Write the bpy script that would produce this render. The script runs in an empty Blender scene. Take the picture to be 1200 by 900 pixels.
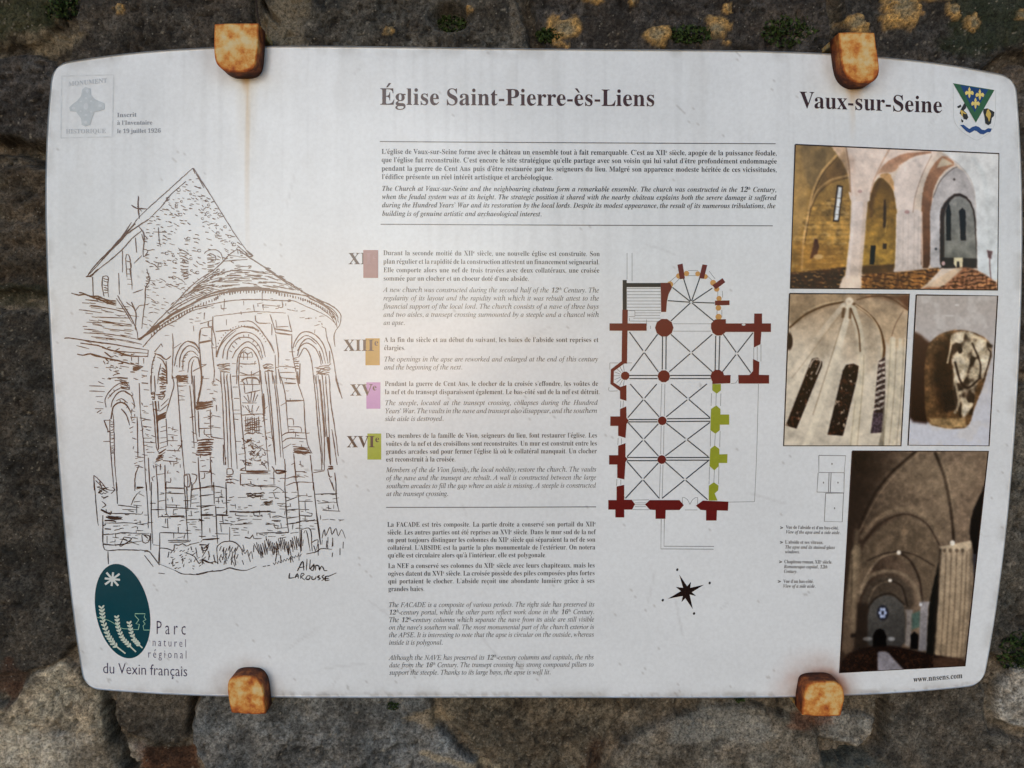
import bpy, math, random, unicodedata
import numpy as np
from mathutils import Vector

random.seed(7)
RNG = np.random.default_rng(7)
R = math.radians
scene = bpy.context.scene
col = scene.collection

# ------------------------------------------------------------------ camera
F = 866.0                      # focal length in photo pixels (1200 px wide frame)
PITCH = R(-4.4)                # looking slightly down at the panel
CAM = Vector((0.0, -0.905, 0.80))
cam_d = bpy.data.cameras.new('camera')
cam_d.sensor_width = 36.0
cam_d.lens = 36.0 * F / 1200.0
cam_d.clip_start = 0.01
cam_d.clip_end = 500.0
cam = bpy.data.objects.new('camera', cam_d)
col.objects.link(cam)
cam.location = CAM
cam.rotation_euler = (math.pi / 2 + PITCH, 0, 0)
scene.camera = cam

# ------------------------------------------------------------------ light
SUN_EL = R(5.5)
SUN_AZ = R(-12.0)              # behind the camera, a little to its left
sun_dir = Vector((math.sin(SUN_AZ) * math.cos(SUN_EL), -math.cos(SUN_AZ) * math.cos(SUN_EL), math.sin(SUN_EL)))
world = bpy.data.worlds.new('World')
scene.world = world
world.use_nodes = True
wn = world.node_tree
wn.nodes.clear()
sky = wn.nodes.new('ShaderNodeTexSky')
sky.sky_type = 'NISHITA'
sky.sun_disc = False
sky.sun_elevation = SUN_EL
sky.sun_rotation = math.atan2(sun_dir.x, sun_dir.y)
sky.air_density = 1.0
sky.dust_density = 0.4
sky.ozone_density = 3.5
bg = wn.nodes.new('ShaderNodeBackground')
bg.inputs['Strength'].default_value = 0.15
wo = wn.nodes.new('ShaderNodeOutputWorld')
wn.links.new(sky.outputs[0], bg.inputs[0])
wn.links.new(bg.outputs[0], wo.inputs[0])
sun_l = bpy.data.lights.new('sun', 'SUN')
sun_l.energy = 0.62
sun_l.angle = R(26)
sun_l.color = (1.0, 0.985, 0.96)
sun = bpy.data.objects.new('sun', sun_l)
col.objects.link(sun)
sun.rotation_euler = (-sun_dir).to_track_quat('-Z', 'Y').to_euler()
scene.view_settings.view_transform = 'Standard'
scene.view_settings.look = 'None'
scene.view_settings.gamma = 1.0
scene.view_settings.exposure = 0.76
scene.cycles.max_bounces = 6

# ------------------------------------------------------------------ helpers
CP, SP = math.cos(PITCH), math.sin(PITCH)
Y_WALL = 0.0
Y_FRONT = -0.037               # front face of the panel
Y_BACK = -0.026
Y_CLIP = -0.060                # front of the clips


def unproj(px, py, Y):
    """photo pixel -> point on the vertical plane y = Y (arrays welcome)"""
    px = np.asarray(px, float)
    py = np.asarray(py, float)
    dx = (px - 600.0) / F
    dz = (450.0 - py) / F
    wy = CP - dz * SP
    wz = SP + dz * CP
    t = (Y - CAM.y) / wy
    return CAM.x + dx * t, np.broadcast_to(np.asarray(Y, float), t.shape), CAM.z + wz * t


def proj(x, y, z):
    dx, dy, dz = x - CAM.x, y - CAM.y, z - CAM.z
    d = dy * CP + dz * SP
    v = -dy * SP + dz * CP
    return 600.0 + F * dx / d, 450.0 - F * v / d


def lin(c):
    c = np.asarray(c, float) / 255.0
    return np.where(c <= 0.04045, c / 12.92, ((c + 0.055) / 1.055) ** 2.4)


def hash2(ix, iy, seed):
    h = (ix.astype(np.int64) * 374761393 + iy.astype(np.int64) * 668265263 + seed * 974634777) & 0x7fffffff
    h = ((h ^ (h >> 13)) * 1274126177) & 0x7fffffff
    h = h ^ (h >> 16)
    return (h & 0xffff) / 65535.0


def vnoise(x, y, seed=0):
    x = np.asarray(x, float)
    y = np.asarray(y, float)
    ix = np.floor(x)
    iy = np.floor(y)
    fx = x - ix
    fy = y - iy
    fx = fx * fx * (3 - 2 * fx)
    fy = fy * fy * (3 - 2 * fy)
    a = hash2(ix, iy, seed)
    b = hash2(ix + 1, iy, seed)
    c = hash2(ix, iy + 1, seed)
    d = hash2(ix + 1, iy + 1, seed)
    return (a * (1 - fx) + b * fx) * (1 - fy) + (c * (1 - fx) + d * fx) * fy


def fbm(x, y, seed=0, octv=4):
    s = 0.0
    a = 0.5
    t = 0.0
    for k in range(octv):
        s = s + a * vnoise(x, y, seed + k * 17)
        t += a
        a *= 0.5
        x = np.asarray(x) * 2.03 + 3.1
        y = np.asarray(y) * 2.03 + 1.7
    return s / t


def sstep(a, b, x):
    t = np.clip((x - a) / (b - a), 0, 1)
    return t * t * (3 - 2 * t)


def inside(poly, X, Y):
    r = np.zeros(X.shape, bool)
    n = len(poly)
    for i in range(n):
        x0, y0 = poly[i]
        x1, y1 = poly[(i + 1) % n]
        if y0 == y1:
            continue
        r ^= ((y0 > Y) != (y1 > Y)) & (X < (x1 - x0) * (Y - y0) / (y1 - y0) + x0)
    return r


def segdist(pts, X, Y, closed=False):
    d = np.full(X.shape, 1e9)
    n = len(pts)
    for i in range(n if closed else n - 1):
        ax, ay = pts[i]
        bx, by = pts[(i + 1) % n]
        ex, ey = bx - ax, by - ay
        L = ex * ex + ey * ey + 1e-12
        t = np.clip(((X - ax) * ex + (Y - ay) * ey) / L, 0, 1)
        d = np.minimum(d, (X - ax - t * ex) ** 2 + (Y - ay - t * ey) ** 2)
    return np.sqrt(d)


def sdf(poly, X, Y):
    d = segdist(poly, X, Y, True)
    return np.where(inside(poly, X, Y), d, -d)


def num(s):
    v = [float(t) for t in s.split()]
    return list(zip(v[0::2], v[1::2]))


def make_mesh(name, verts, faces, mat=None, parent=None, colors=None, smooth=False):
    """verts (n,3) array, faces (m,k) int array or list of lists"""
    me = bpy.data.meshes.new(name)
    verts = np.asarray(verts, np.float32)
    if isinstance(faces, np.ndarray):
        m, k = faces.shape
        me.vertices.add(len(verts))
        me.vertices.foreach_set('co', verts.ravel())
        me.loops.add(m * k)
        me.loops.foreach_set('vertex_index', faces.astype(np.int32).ravel())
        me.polygons.add(m)
        me.polygons.foreach_set('loop_start', np.arange(0, m * k, k, dtype=np.int32))
        me.update(calc_edges=True)
    else:
        me.from_pydata([tuple(map(float, v)) for v in verts], [], faces)
        me.update()
    if smooth:
        me.polygons.foreach_set('use_smooth', np.ones(len(me.polygons), bool))
    if colors is not None:
        ca = me.color_attributes.new('Col', 'FLOAT_COLOR', 'POINT')
        c4 = np.ones((len(verts), 4), np.float32)
        c4[:, :3] = colors
        ca.data.foreach_set('color', c4.ravel())
    me.validate()
    o = bpy.data.objects.new(name, me)
    if mat:
        me.materials.append(mat)
    col.objects.link(o)
    if parent is not None:
        o.parent = parent
    return o


def tag(o, label=None, cat=None, group=None, kind=None):
    for k, v in (('label', label), ('category', cat), ('group', group), ('kind', kind)):
        if v:
            o[k] = v
    return o


def empty(name):
    o = bpy.data.objects.new(name, None)
    o.empty_display_size = 0.05
    col.objects.link(o)
    return o


# ------------------------------------------------------------------ materials
def new_mat(name):
    m = bpy.data.materials.new(name)
    m.use_nodes = True
    nt = m.node_tree
    return m, nt, nt.nodes['Principled BSDF']


def gloss(b, nt):
    """the weathered semi-gloss lamination all prints on the panel share"""
    b.inputs['Specular IOR Level'].default_value = 0.34
    tc = nt.nodes.new('ShaderNodeTexCoord')
    n = nt.nodes.new('ShaderNodeTexNoise')
    n.inputs['Scale'].default_value = 14.0
    n.inputs['Detail'].default_value = 6.0
    nt.links.new(tc.outputs['Object'], n.inputs['Vector'])
    mr = nt.nodes.new('ShaderNodeMapRange')
    mr.inputs[1].default_value = 0.3
    mr.inputs[2].default_value = 0.7
    mr.inputs[3].default_value = 0.13
    mr.inputs[4].default_value = 0.24
    nt.links.new(n.outputs['Fac'], mr.inputs[0])
    nt.links.new(mr.outputs[0], b.inputs['Roughness'])
    n2 = nt.nodes.new('ShaderNodeTexNoise')
    n2.inputs['Scale'].default_value = 9.0
    n2.inputs['Detail'].default_value = 3.0
    nt.links.new(tc.outputs['Object'], n2.inputs['Vector'])
    bp = nt.nodes.new('ShaderNodeBump')
    bp.inputs['Strength'].default_value = 0.12
    bp.inputs['Distance'].default_value = 0.004
    nt.links.new(n2.outputs['Fac'], bp.inputs['Height'])
    nt.links.new(bp.outputs[0], b.inputs['Normal'])


INKS = {}


def ink(rgb, mottle=0.25):
    key = (tuple(rgb), mottle)
    if key in INKS:
        return INKS[key]
    m, nt, b = new_mat('printed_ink')
    c = lin(rgb)
    n = nt.nodes.new('ShaderNodeTexNoise')
    n.inputs['Scale'].default_value = 160.0
    n.inputs['Detail'].default_value = 4.0
    tc = nt.nodes.new('ShaderNodeTexCoord')
    nt.links.new(tc.outputs['Object'], n.inputs['Vector'])
    mx = nt.nodes.new('ShaderNodeMix')
    mx.data_type = 'RGBA'
    mx.inputs['A'].default_value = (*(c * (1 - mottle)), 1)
    mx.inputs['B'].default_value = (*np.clip(c * (1 + mottle) + 0.02 * mottle, 0, 1), 1)
    nt.links.new(n.outputs['Fac'], mx.inputs['Factor'])
    nt.links.new(mx.outputs['Result'], b.inputs['Base Color'])
    gloss(b, nt)
    INKS[key] = m
    return m


def attr_mat(name, glossy):
    m, nt, b = new_mat(name)
    a = nt.nodes.new('ShaderNodeVertexColor')
    a.layer_name = 'Col'
    nt.links.new(a.outputs['Color'], b.inputs['Base Color'])
    if glossy:
        gloss(b, nt)
    return m, nt, b, a


M_PRINT, _, _, _ = attr_mat('photo_print', True)

# white laminated board: colour attribute for stains plus fine grime
M_BOARD, nt, b, a = attr_mat('white_laminate', True)
tc = nt.nodes.new('ShaderNodeTexCoord')
n = nt.nodes.new('ShaderNodeTexNoise')
n.inputs['Scale'].default_value = 260.0
n.inputs['Detail'].default_value = 5.0
nt.links.new(tc.outputs['Object'], n.inputs['Vector'])
mr = nt.nodes.new('ShaderNodeMapRange')
mr.inputs[1].default_value = 0.3
mr.inputs[2].default_value = 0.7
mr.inputs[3].default_value = 0.95
mr.inputs[4].default_value = 1.03
nt.links.new(n.outputs['Fac'], mr.inputs[0])
vm = nt.nodes.new('ShaderNodeVectorMath')
vm.operation = 'SCALE'
nt.links.new(a.outputs['Color'], vm.inputs[0])
nt.links.new(mr.outputs[0], vm.inputs['Scale'])
nt.links.new(vm.outputs[0], b.inputs['Base Color'])

# rough stone
M_STONE, nt, b, a = attr_mat('weathered_stone', False)
b.inputs['Roughness'].default_value = 0.92
b.inputs['Specular IOR Level'].default_value = 0.25
tc = nt.nodes.new('ShaderNodeTexCoord')
n = nt.nodes.new('ShaderNodeTexNoise')
n.inputs['Scale'].default_value = 330.0
n.inputs['Detail'].default_value = 9.0
n.inputs['Roughness'].default_value = 0.8
nt.links.new(tc.outputs['Object'], n.inputs['Vector'])
mr = nt.nodes.new('ShaderNodeMapRange')
mr.inputs[1].default_value = 0.37
mr.inputs[2].default_value = 0.65
mr.inputs[3].default_value = 0.20
mr.inputs[4].default_value = 1.9
nt.links.new(n.outputs['Fac'], mr.inputs[0])
vor = nt.nodes.new('ShaderNodeTexVoronoi')
vor.inputs['Scale'].default_value = 330.0
nt.links.new(tc.outputs['Object'], vor.inputs['Vector'])
sp = nt.nodes.new('ShaderNodeSeparateColor')
nt.links.new(vor.outputs['Color'], sp.inputs[0])
gt = nt.nodes.new('ShaderNodeMath')
gt.operation = 'GREATER_THAN'
gt.inputs[1].default_value = 0.95
nt.links.new(sp.outputs[0], gt.inputs[0])
lt = nt.nodes.new('ShaderNodeMapRange')
lt.inputs[1].default_value = 0.40
lt.inputs[2].default_value = 0.15
nt.links.new(vor.outputs['Distance'], lt.inputs[0])
mu = nt.nodes.new('ShaderNodeMath')
mu.operation = 'MULTIPLY'
nt.links.new(gt.outputs[0], mu.inputs[0])
nt.links.new(lt.outputs[0], mu.inputs[1])
vm = nt.nodes.new('ShaderNodeVectorMath')
vm.operation = 'SCALE'
nt.links.new(a.outputs['Color'], vm.inputs[0])
nt.links.new(mr.outputs[0], vm.inputs['Scale'])
mx = nt.nodes.new('ShaderNodeMix')
mx.data_type = 'RGBA'
nt.links.new(mu.outputs[0], mx.inputs['Factor'])
nt.links.new(vm.outputs[0], mx.inputs['A'])
mx.inputs['B'].default_value = (0.20, 0.185, 0.155, 1)
nt.links.new(mx.outputs['Result'], b.inputs['Base Color'])
bp = nt.nodes.new('ShaderNodeBump')
bp.inputs['Strength'].default_value = 1.0
bp.inputs['Distance'].default_value = 0.0026
nt.links.new(n.outputs['Fac'], bp.inputs['Height'])
nt.links.new(bp.outputs[0], b.inputs['Normal'])


def rust_mat(seed):
    m, nt, b = new_mat('rusty_painted_steel')
    tc = nt.nodes.new('ShaderNodeTexCoord')
    mp = nt.nodes.new('ShaderNodeMapping')
    mp.inputs['Location'].default_value = (seed * 3.1, seed * 1.7, seed * 0.9)
    nt.links.new(tc.outputs['Object'], mp.inputs['Vector'])
    n = nt.nodes.new('ShaderNodeTexNoise')
    n.inputs['Scale'].default_value = 80.0
    n.inputs['Detail'].default_value = 7.0
    n.inputs['Roughness'].default_value = 0.62
    nt.links.new(mp.outputs[0], n.inputs['Vector'])
    at = nt.nodes.new('ShaderNodeVertexColor')
    at.layer_name = 'Col'
    sp = nt.nodes.new('ShaderNodeSeparateColor')
    nt.links.new(at.outputs['Color'], sp.inputs[0])
    ad = nt.nodes.new('ShaderNodeMath')
    ad.operation = 'ADD'
    nt.links.new(n.outputs['Fac'], ad.inputs[0])
    nt.links.new(sp.outputs[0], ad.inputs[1])
    cr = nt.nodes.new('ShaderNodeValToRGB')
    cr.color_ramp.elements[0].position = 0.36
    cr.color_ramp.elements[0].color = (*lin((206, 190, 148)), 1)
    cr.color_ramp.elements[1].position = 1.0
    cr.color_ramp.elements[1].color = (*lin((70, 34, 18)), 1)
    for p, c in ((0.50, (208, 172, 108)), (0.60, (200, 138, 66)), (0.72, (170, 92, 40)), (0.86, (112, 54, 26))):
        e = cr.color_ramp.elements.new(p)
        e.color = (*lin(c), 1)
    nt.links.new(ad.outputs[0], cr.inputs[0])
    nt.links.new(cr.outputs[0], b.inputs['Base Color'])
    b.inputs['Roughness'].default_value = 0.75
    b.inputs['Specular IOR Level'].default_value = 0.3
    bp = nt.nodes.new('ShaderNodeBump')
    bp.inputs['Strength'].default_value = 0.5
    bp.inputs['Distance'].default_value = 0.0012
    n2 = nt.nodes.new('ShaderNodeTexNoise')
    n2.inputs['Scale'].default_value = 240.0
    n2.inputs['Detail'].default_value = 5.0
    nt.links.new(mp.outputs[0], n2.inputs['Vector'])
    nt.links.new(n2.outputs['Fac'], bp.inputs['Height'])
    nt.links.new(bp.outputs[0], b.inputs['Normal'])
    return m


def leaf_mat():
    m, nt, b = new_mat('moss_leaf')
    tc = nt.nodes.new('ShaderNodeTexCoord')
    n = nt.nodes.new('ShaderNodeTexNoise')
    n.inputs['Scale'].default_value = 220.0
    nt.links.new(tc.outputs['Object'], n.inputs['Vector'])
    cr = nt.nodes.new('ShaderNodeValToRGB')
    cr.color_ramp.elements[0].position = 0.35
    cr.color_ramp.elements[0].color = (0.010, 0.018, 0.006, 1)
    cr.color_ramp.elements[1].position = 0.7
    cr.color_ramp.elements[1].color = (0.06, 0.10, 0.026, 1)
    nt.links.new(n.outputs['Fac'], cr.inputs[0])
    nt.links.new(cr.outputs[0], b.inputs['Base Color'])
    b.inputs['Roughness'].default_value = 0.8
    b.inputs['Specular IOR Level'].default_value = 0.2
    return m


M_LEAF = leaf_mat()

# ------------------------------------------------------------------ the stone wall
# outlines of the stones in photo pixels on the wall plane, colour (sRGB as it looks lit), proud height in metres
STONES = [
    ('-170 -170 84 -170 82 -20 74 28 40 52 -10 60 -170 66', (74, 64, 46), 0.006),
    ('100 -170 292 -170 296 -20 302 60 330 210 120 210 78 120 84 58 96 20', (68, 62, 54), 0.010),
    ('312 -170 600 -170 604 0 622 60 640 210 345 210 318 80 308 0', (76, 72, 64), 0.008),
    ('612 -170 972 -170 968 0 975 70 970 210 655 210 634 60 616 0', (64, 59, 54), 0.010),
    ('984 -170 1400 -170 1400 64 1170 66 1100 120 984 200 988 60 982 0', (66, 62, 57), 0.009),
    ('-170 72 46 66 68 80 110 140 108 162 52 166 0 164 -170 168', (68, 64, 60), 0.008),
    ('-170 196 40 194 70 200 130 205 130 338 62 352 20 342 -170 336', (82, 72, 58), 0.007),
    ('-170 362 60 366 150 356 170 560 170 770 100 752 70 774 30 788 -170 782', (64, 60, 53), 0.009),
    ('-170 806 22 818 40 788 78 768 118 800 132 830 136 870 152 910 160 1080 -170 1080', (150, 139, 116), 0.010),
    ('128 770 232 770 228 820 216 868 196 872 150 862 140 838', (88, 81, 70), 0.004),
    ('154 872 196 878 226 876 232 960 236 1080 172 1080 164 920', (84, 55, 34), -0.007),
    ('240 770 470 770 506 800 508 846 560 888 566 1080 246 1080 238 900 222 872 234 822', (98, 99, 97), 0.009),
    ('512 770 760 770 742 826 712 858 694 906 690 1080 576 1080 572 884 520 842', (88, 79, 63), 0.004),
    ('754 848 790 830 860 824 926 834 958 858 966 900 972 1080 702 1080 706 906 724 866', (106, 99, 86), 0.007),
    ('950 842 968 834 1000 830 1022 838 1020 862 1004 876 976 872 954 862', (126, 121, 110), 0.006),
    ('1036 770 1130 770 1150 806 1154 852 1200 868 1400 880 1400 1080 982 1080 980 900 1020 888 1034 860', (84, 78, 68), 0.008),
    ('1160 800 1178 776 1230 764 1400 756 1400 868 1204 858 1166 842', (150, 145, 134), 0.009),
    ('1120 128 1180 78 1400 76 1400 428 1240 436 1120 430', (84, 77, 68), 0.009),
    ('1120 442 1240 448 1400 440 1400 742 1226 750 1172 764 1120 760', (84, 80, 71), 0.008),
]
SPACING = 0.0021
xs = np.arange(-0.80, 0.80, SPACING)
zs = np.arange(0.0, 1.37, SPACING)
GX, GZ = np.meshgrid(xs, zs)
PX, PY = proj(GX, np.zeros_like(GX), GZ)
WX = PX + 16 * (fbm(PX / 42, PY / 42, 1, 4) - 0.5) + 5 * (fbm(PX / 9, PY / 9, 5, 2) - 0.5)
WY = PY + 16 * (fbm(PX / 42, PY / 42, 2, 4) - 0.5) + 5 * (fbm(PX / 9, PY / 9, 6, 2) - 0.5)
best = np.full(PX.shape, -1e9)
lab = np.full(PX.shape, -1)
shgt = np.zeros(PX.shape)
scol = np.zeros(PX.shape + (3,))
for i, (s, c, h) in enumerate(STONES):
    d = sdf(num(s), WX, WY)
    k = d > best
    best = np.where(k, d, best)
    lab[k] = i
    shgt[k] = h
    scol[k] = lin(c)
n_big = fbm(PX / 60, PY / 60, 11, 4)
n_mid = fbm(PX / 14, PY / 14, 12, 4)
n_fin = fbm(PX / 4, PY / 4, 13, 3)
e = sstep(-2, 4.5, best)
mort_h = -0.004 + 0.007 * (n_mid - 0.5) + 0.004 * (n_fin - 0.5)
# in the deepest joints the mortar has fallen out
pit = sstep(11, 4, segdist(num('-60 176 20 174 56 180'), WX, WY)) * 0.9 + 0.9 * sstep(7, 2, segdist(num('1030 826 1033 852 1024 876 1000 884 972 892'), WX, WY))
pit += sstep(4, 1.2, segdist(num('229 818 221 862'), WX, WY)) * 0.8 + sstep(4.5, 1.2, segdist(num('130 826 140 868 154 900'), WX, WY)) * 0.8
pit += sstep(20, 9, np.hypot((PX - 528) / 1.5, PY - 24)) + sstep(12, 5, np.hypot((PX - 52) / 1.2, PY - 186))
pit += 0.8 * sstep(3.2, 1.2, segdist(num('307 0 316 16 326 26'), PX, PY)) + 0.6 * sstep(8, 3, segdist(num('698 880 692 905 690 960'), WX, WY))
stone_h = shgt + 0.014 * (n_big - 0.5) + 0.004 * (n_mid - 0.5) + 0.0028 * (n_fin - 0.5)
# layered bed of the left-hand stone
lay = (lab == 6)
stone_h = stone_h + lay * 0.004 * np.sin(PY / 5.5 + 4 * n_mid)
holes_h = sstep(0.30, 0.22, vnoise(PX / 5.5, PY / 5.5, 36)) * (fbm(PX / 40, PY / 40, 37, 2) > 0.45)
H = mort_h * (1 - e) + stone_h * e - 0.024 * np.clip(pit, 0, 1.2)
H += 0.0011 * (RNG.random(H.shape) - 0.5) - 0.003 * holes_h
mort_c = lin((98, 88, 72))
C = scol * e[..., None] + mort_c * (1 - e)[..., None]
C = C * (0.62 + 0.76 * sstep(0.25, 0.75, fbm(PX / 26, PY / 26, 31, 5)))[..., None] * (0.62 + 0.76 * sstep(0.2, 0.8, n_fin))[..., None]
hue = (fbm(PX / 18, PY / 18, 33, 3) - 0.5)[..., None]
C = C * (1 + hue * np.array([0.22, 0.0, -0.22]))
lump = sstep(0.56, 0.72, fbm(PX / 11, PY / 9, 35, 4))
C = C * (1 + 0.30 * lump)[..., None]
holes = sstep(0.30, 0.22, vnoise(PX / 5.5, PY / 5.5, 36)) * (fbm(PX / 40, PY / 40, 37, 2) > 0.45)
C = C * (1 - 0.45 * holes)[..., None]
# joints along the top are darker
dk = sstep(240, 140, PY) * (1 - e) * 0.45
C *= (1 - dk)[..., None]


def blot(c, m):
    global C
    m = np.clip(m, 0, 1)[..., None]
    C = C * (1 - m) + np.asarray(c) * m


def patch(x, y, rx, ry, rough=0.55, seed=0, soft=0.35):
    d = np.hypot((PX - x) / rx, (PY - y) / ry) + rough * 2 * (fbm(PX / (rx * 0.7), PY / (ry * 0.7), 40 + seed, 4) - 0.5)
    return sstep(1 + soft * 0.5, 1 - soft, d)


# paler crust and stains
blot(lin((142, 126, 96)), 0.75 * patch(60, 45, 36, 20, 0.8, 1) * (0.4 + 0.8 * n_fin))
blot(lin((128, 116, 92)), 0.7 * patch(335, 28, 34, 40, 0.9, 2))
blot(lin((122, 114, 100)), 0.5 * patch(605, 20, 8, 34, 0.7, 3))
blot(lin((46, 58, 30)), 0.6 * patch(40, 10, 60, 34, 0.9, 4))
blot(lin((46, 60, 34)), 0.55 * patch(1165, 30, 60, 40, 0.9, 5))
blot(lin((110, 96, 80)), 0.6 * patch(1175, 90, 26, 16, 0.9, 6))
blot(lin((150, 132, 100)), 0.65 * patch(505, 838, 30, 13, 0.9, 7))
blot(lin((165, 150, 118)), 0.7 * sstep(5, 2, segdist(num('494 881 520 886 550 894 580 893'), WX, WY)))
blot(lin((70, 44, 28)), 0.6 * sstep(16, 4, segdist(num('700 870 690 900 690 960'), WX, WY)))
blot(lin((150, 150, 142)), 0.45 * patch(840, 850, 60, 20, 0.9, 8))
blot(lin((58, 78, 78)), 0.4 * patch(1000, 892, 40, 14, 0.9, 9))
blot(lin((84, 52, 32)), 0.7 * patch(6, 796, 22, 22, 0.9, 10))
blot(lin((60, 52, 44)), 0.5 * patch(20, 790, 40, 16, 0.9, 11))
blot(lin((120, 112, 100)), 0.6 * patch(100, 775, 16, 10, 0.9, 12))
blot(lin((40, 46, 26)), 0.6 * patch(20, 345, 60, 10, 0.9, 13))
blot(lin((196, 190, 176)), 0.6 * patch(60, 870, 60, 40, 1.3, 14) * n_fin)
blot(lin((96, 86, 70)), 0.5 * patch(120, 890, 34, 24, 1.0, 15))
# pale mineral flecks
fl = (vnoise(PX / 2.6, PY / 2.6, 77) > 0.93) & (vnoise(PX / 30, PY / 30, 78) > 0.45)
blot(lin((150, 140, 120)), 0.6 * fl)
# rust that has washed from the clips onto the stone
blot(lin((120, 62, 26)), 0.5 * patch(945, 842, 26, 10, 0.6, 17))
# crusty yellow lichen rosettes
LICH = [(1055, 12, 21, 22), (662, 38, 18, 17), (768, 46, 17, 12), (836, 40, 15, 15), (1113, 15, 8, 9), (1134, 31, 10, 10), (1098, 1, 22, 5),
        (146, 15, 6, 6), (458, 40, 6, 7), (1000, 30, 16, 12), (694, 2, 14, 6), (1190, 22, 12, 7), (740, 6, 4, 6), (850, 14, 5, 6), (1215, 60, 14, 10), (552, 14, 5, 3)]
for k, (x, y, rx, ry) in enumerate(LICH):
    m = patch(x, y, rx * 1.05, ry * 1.05, 0.8, 60 + k, 0.25)
    rim = np.clip(sstep(0.2, 0.9, np.hypot((PX - x) / rx, (PY - y) / ry)) * 0.75 + 0.9 * (n_fin - 0.4), 0, 1)[..., None]
    lc = lin((150, 138, 104)) * (1 - rim) + lin((198, 150, 60)) * rim
    mm = (m * (0.55 + 0.6 * n_fin))[..., None]
    C = C * (1 - np.clip(mm, 0, 1)) + lc * (0.6 + 0.8 * n_fin)[..., None] * np.clip(mm, 0, 1)
    H += 0.0040 * m * (0.4 + 1.2 * n_fin)
C = C * 0.8 + 0.2 * C.mean(-1, keepdims=True)
C = np.clip(C * 0.98, 0.003, 0.8)

wall = empty('stone_wall')
wall.location = (0, 0.05, 0)
tag(wall, 'old rubble stone wall with dark weathered stones, pale mortar and yellow lichen', 'wall')
hid = (PX > 135) & (PX < 1105) & (PY > 125) & (PY < 755)
nz, nx = GX.shape
vid = np.arange(nz * nx).reshape(nz, nx)
cell = lab[:-1, :-1].copy()
cell[best[:-1, :-1] < 0.5] = -1
cell[hid[:-1, :-1] & hid[1:, 1:]] = -9
quad = np.stack([vid[:-1, :-1], vid[:-1, 1:], vid[1:, 1:], vid[1:, :-1]], -1)
V = np.stack([GX, -H - 0.0, GZ], -1).reshape(-1, 3)
V[:, 1] -= 0.05            # the wall object sits at y = 0.05
CC = C.reshape(-1, 3)


def wall_piece(name, sel):
    q = quad[sel]
    if not len(q):
        return None
    u, inv = np.unique(q.ravel(), return_inverse=True)
    return make_mesh(name, V[u], inv.reshape(-1, 4), M_STONE, wall, CC[u], True)


for i in range(len(STONES)):
    wall_piece('stone', cell == i)
wall_piece('mortar', cell == -1)
# coarse bed behind the panel, never in view
ix = np.arange(0, nx, 6)
iz = np.arange(0, nz, 6)
sub = vid[np.ix_(iz, ix)]
q = np.stack([sub[:-1, :-1], sub[:-1, 1:], sub[1:, 1:], sub[1:, :-1]], -1)
hs = hid[np.ix_(iz, ix)]
q = q[hs[:-1, :-1] | hs[1:, 1:] | hs[1:, :-1] | hs[:-1, 1:]]
u, inv = np.unique(q.ravel(), return_inverse=True)
Vb = V[u].copy()
Vb[:, 1] += 0.004
make_mesh('bedding_mortar', Vb, inv.reshape(-1, 4), M_STONE, wall, CC[u], True)
# solid core
x0, x1, z0, z1, ya, yb = -0.80, 0.80, 0.0, 1.37, 0.0, 0.30
cv = [(x, y, z) for x in (x0, x1) for y in (ya, yb) for z in (z0, z1)]
cf = [[0, 1, 3, 2], [4, 6, 7, 5], [0, 4, 5, 1], [2, 3, 7, 6], [0, 2, 6, 4], [1, 5, 7, 3]]
make_mesh('core', cv, cf, M_STONE, wall, np.tile(mort_c, (8, 1)))
# ------------------------------------------------------------------ the information panel
panel = empty('information_panel')
tag(panel, 'white laminated church information panel with bowed edges clipped to the stone wall', 'sign')


def edge(pts, key, deg=4):
    p = np.array(num(pts))
    return np.poly1d(np.polyfit(p[:, key], p[:, 1 - key], deg))


E_TOP = edge('63 76 72 73 100 67.5 133 62.5 173 59 247 55.5 320 54 400 54 540 54.5 640 55.5 800 58 933 61.5 1030 66 1100 73 1150 81 1180 88 1190 91', 0)
E_BOT = edge('99 806 110 807 133 810 167 812 233 815 330 816.5 467 817.5 667 817.5 800 817.5 933 816.5 1000 814 1083 810 1133 804.5 1152 802', 0)
E_LEF = edge('63 80 60 100 56 150 54.6 200 54.6 250 55 300 57 350 60 400 63 450 66 500 70 550 73.5 600 78.5 650 84 700 90.5 750 97 790 99.5 806', 1)
E_RIG = edge('1189.5 97 1192 133 1195.5 180 1197 220 1197.3 260 1196.7 313 1195 383 1191.5 477 1185.5 550 1179 620 1171 690 1161.7 751 1154.7 788 1152 802', 1)


def edge_y(pts):
    return edge(pts, 0)


TL = (62.5, 76.0)
TR = (1189.5, 91.0)
BR = (1151.5, 802.5)
BL = (99.5, 806.5)


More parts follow.
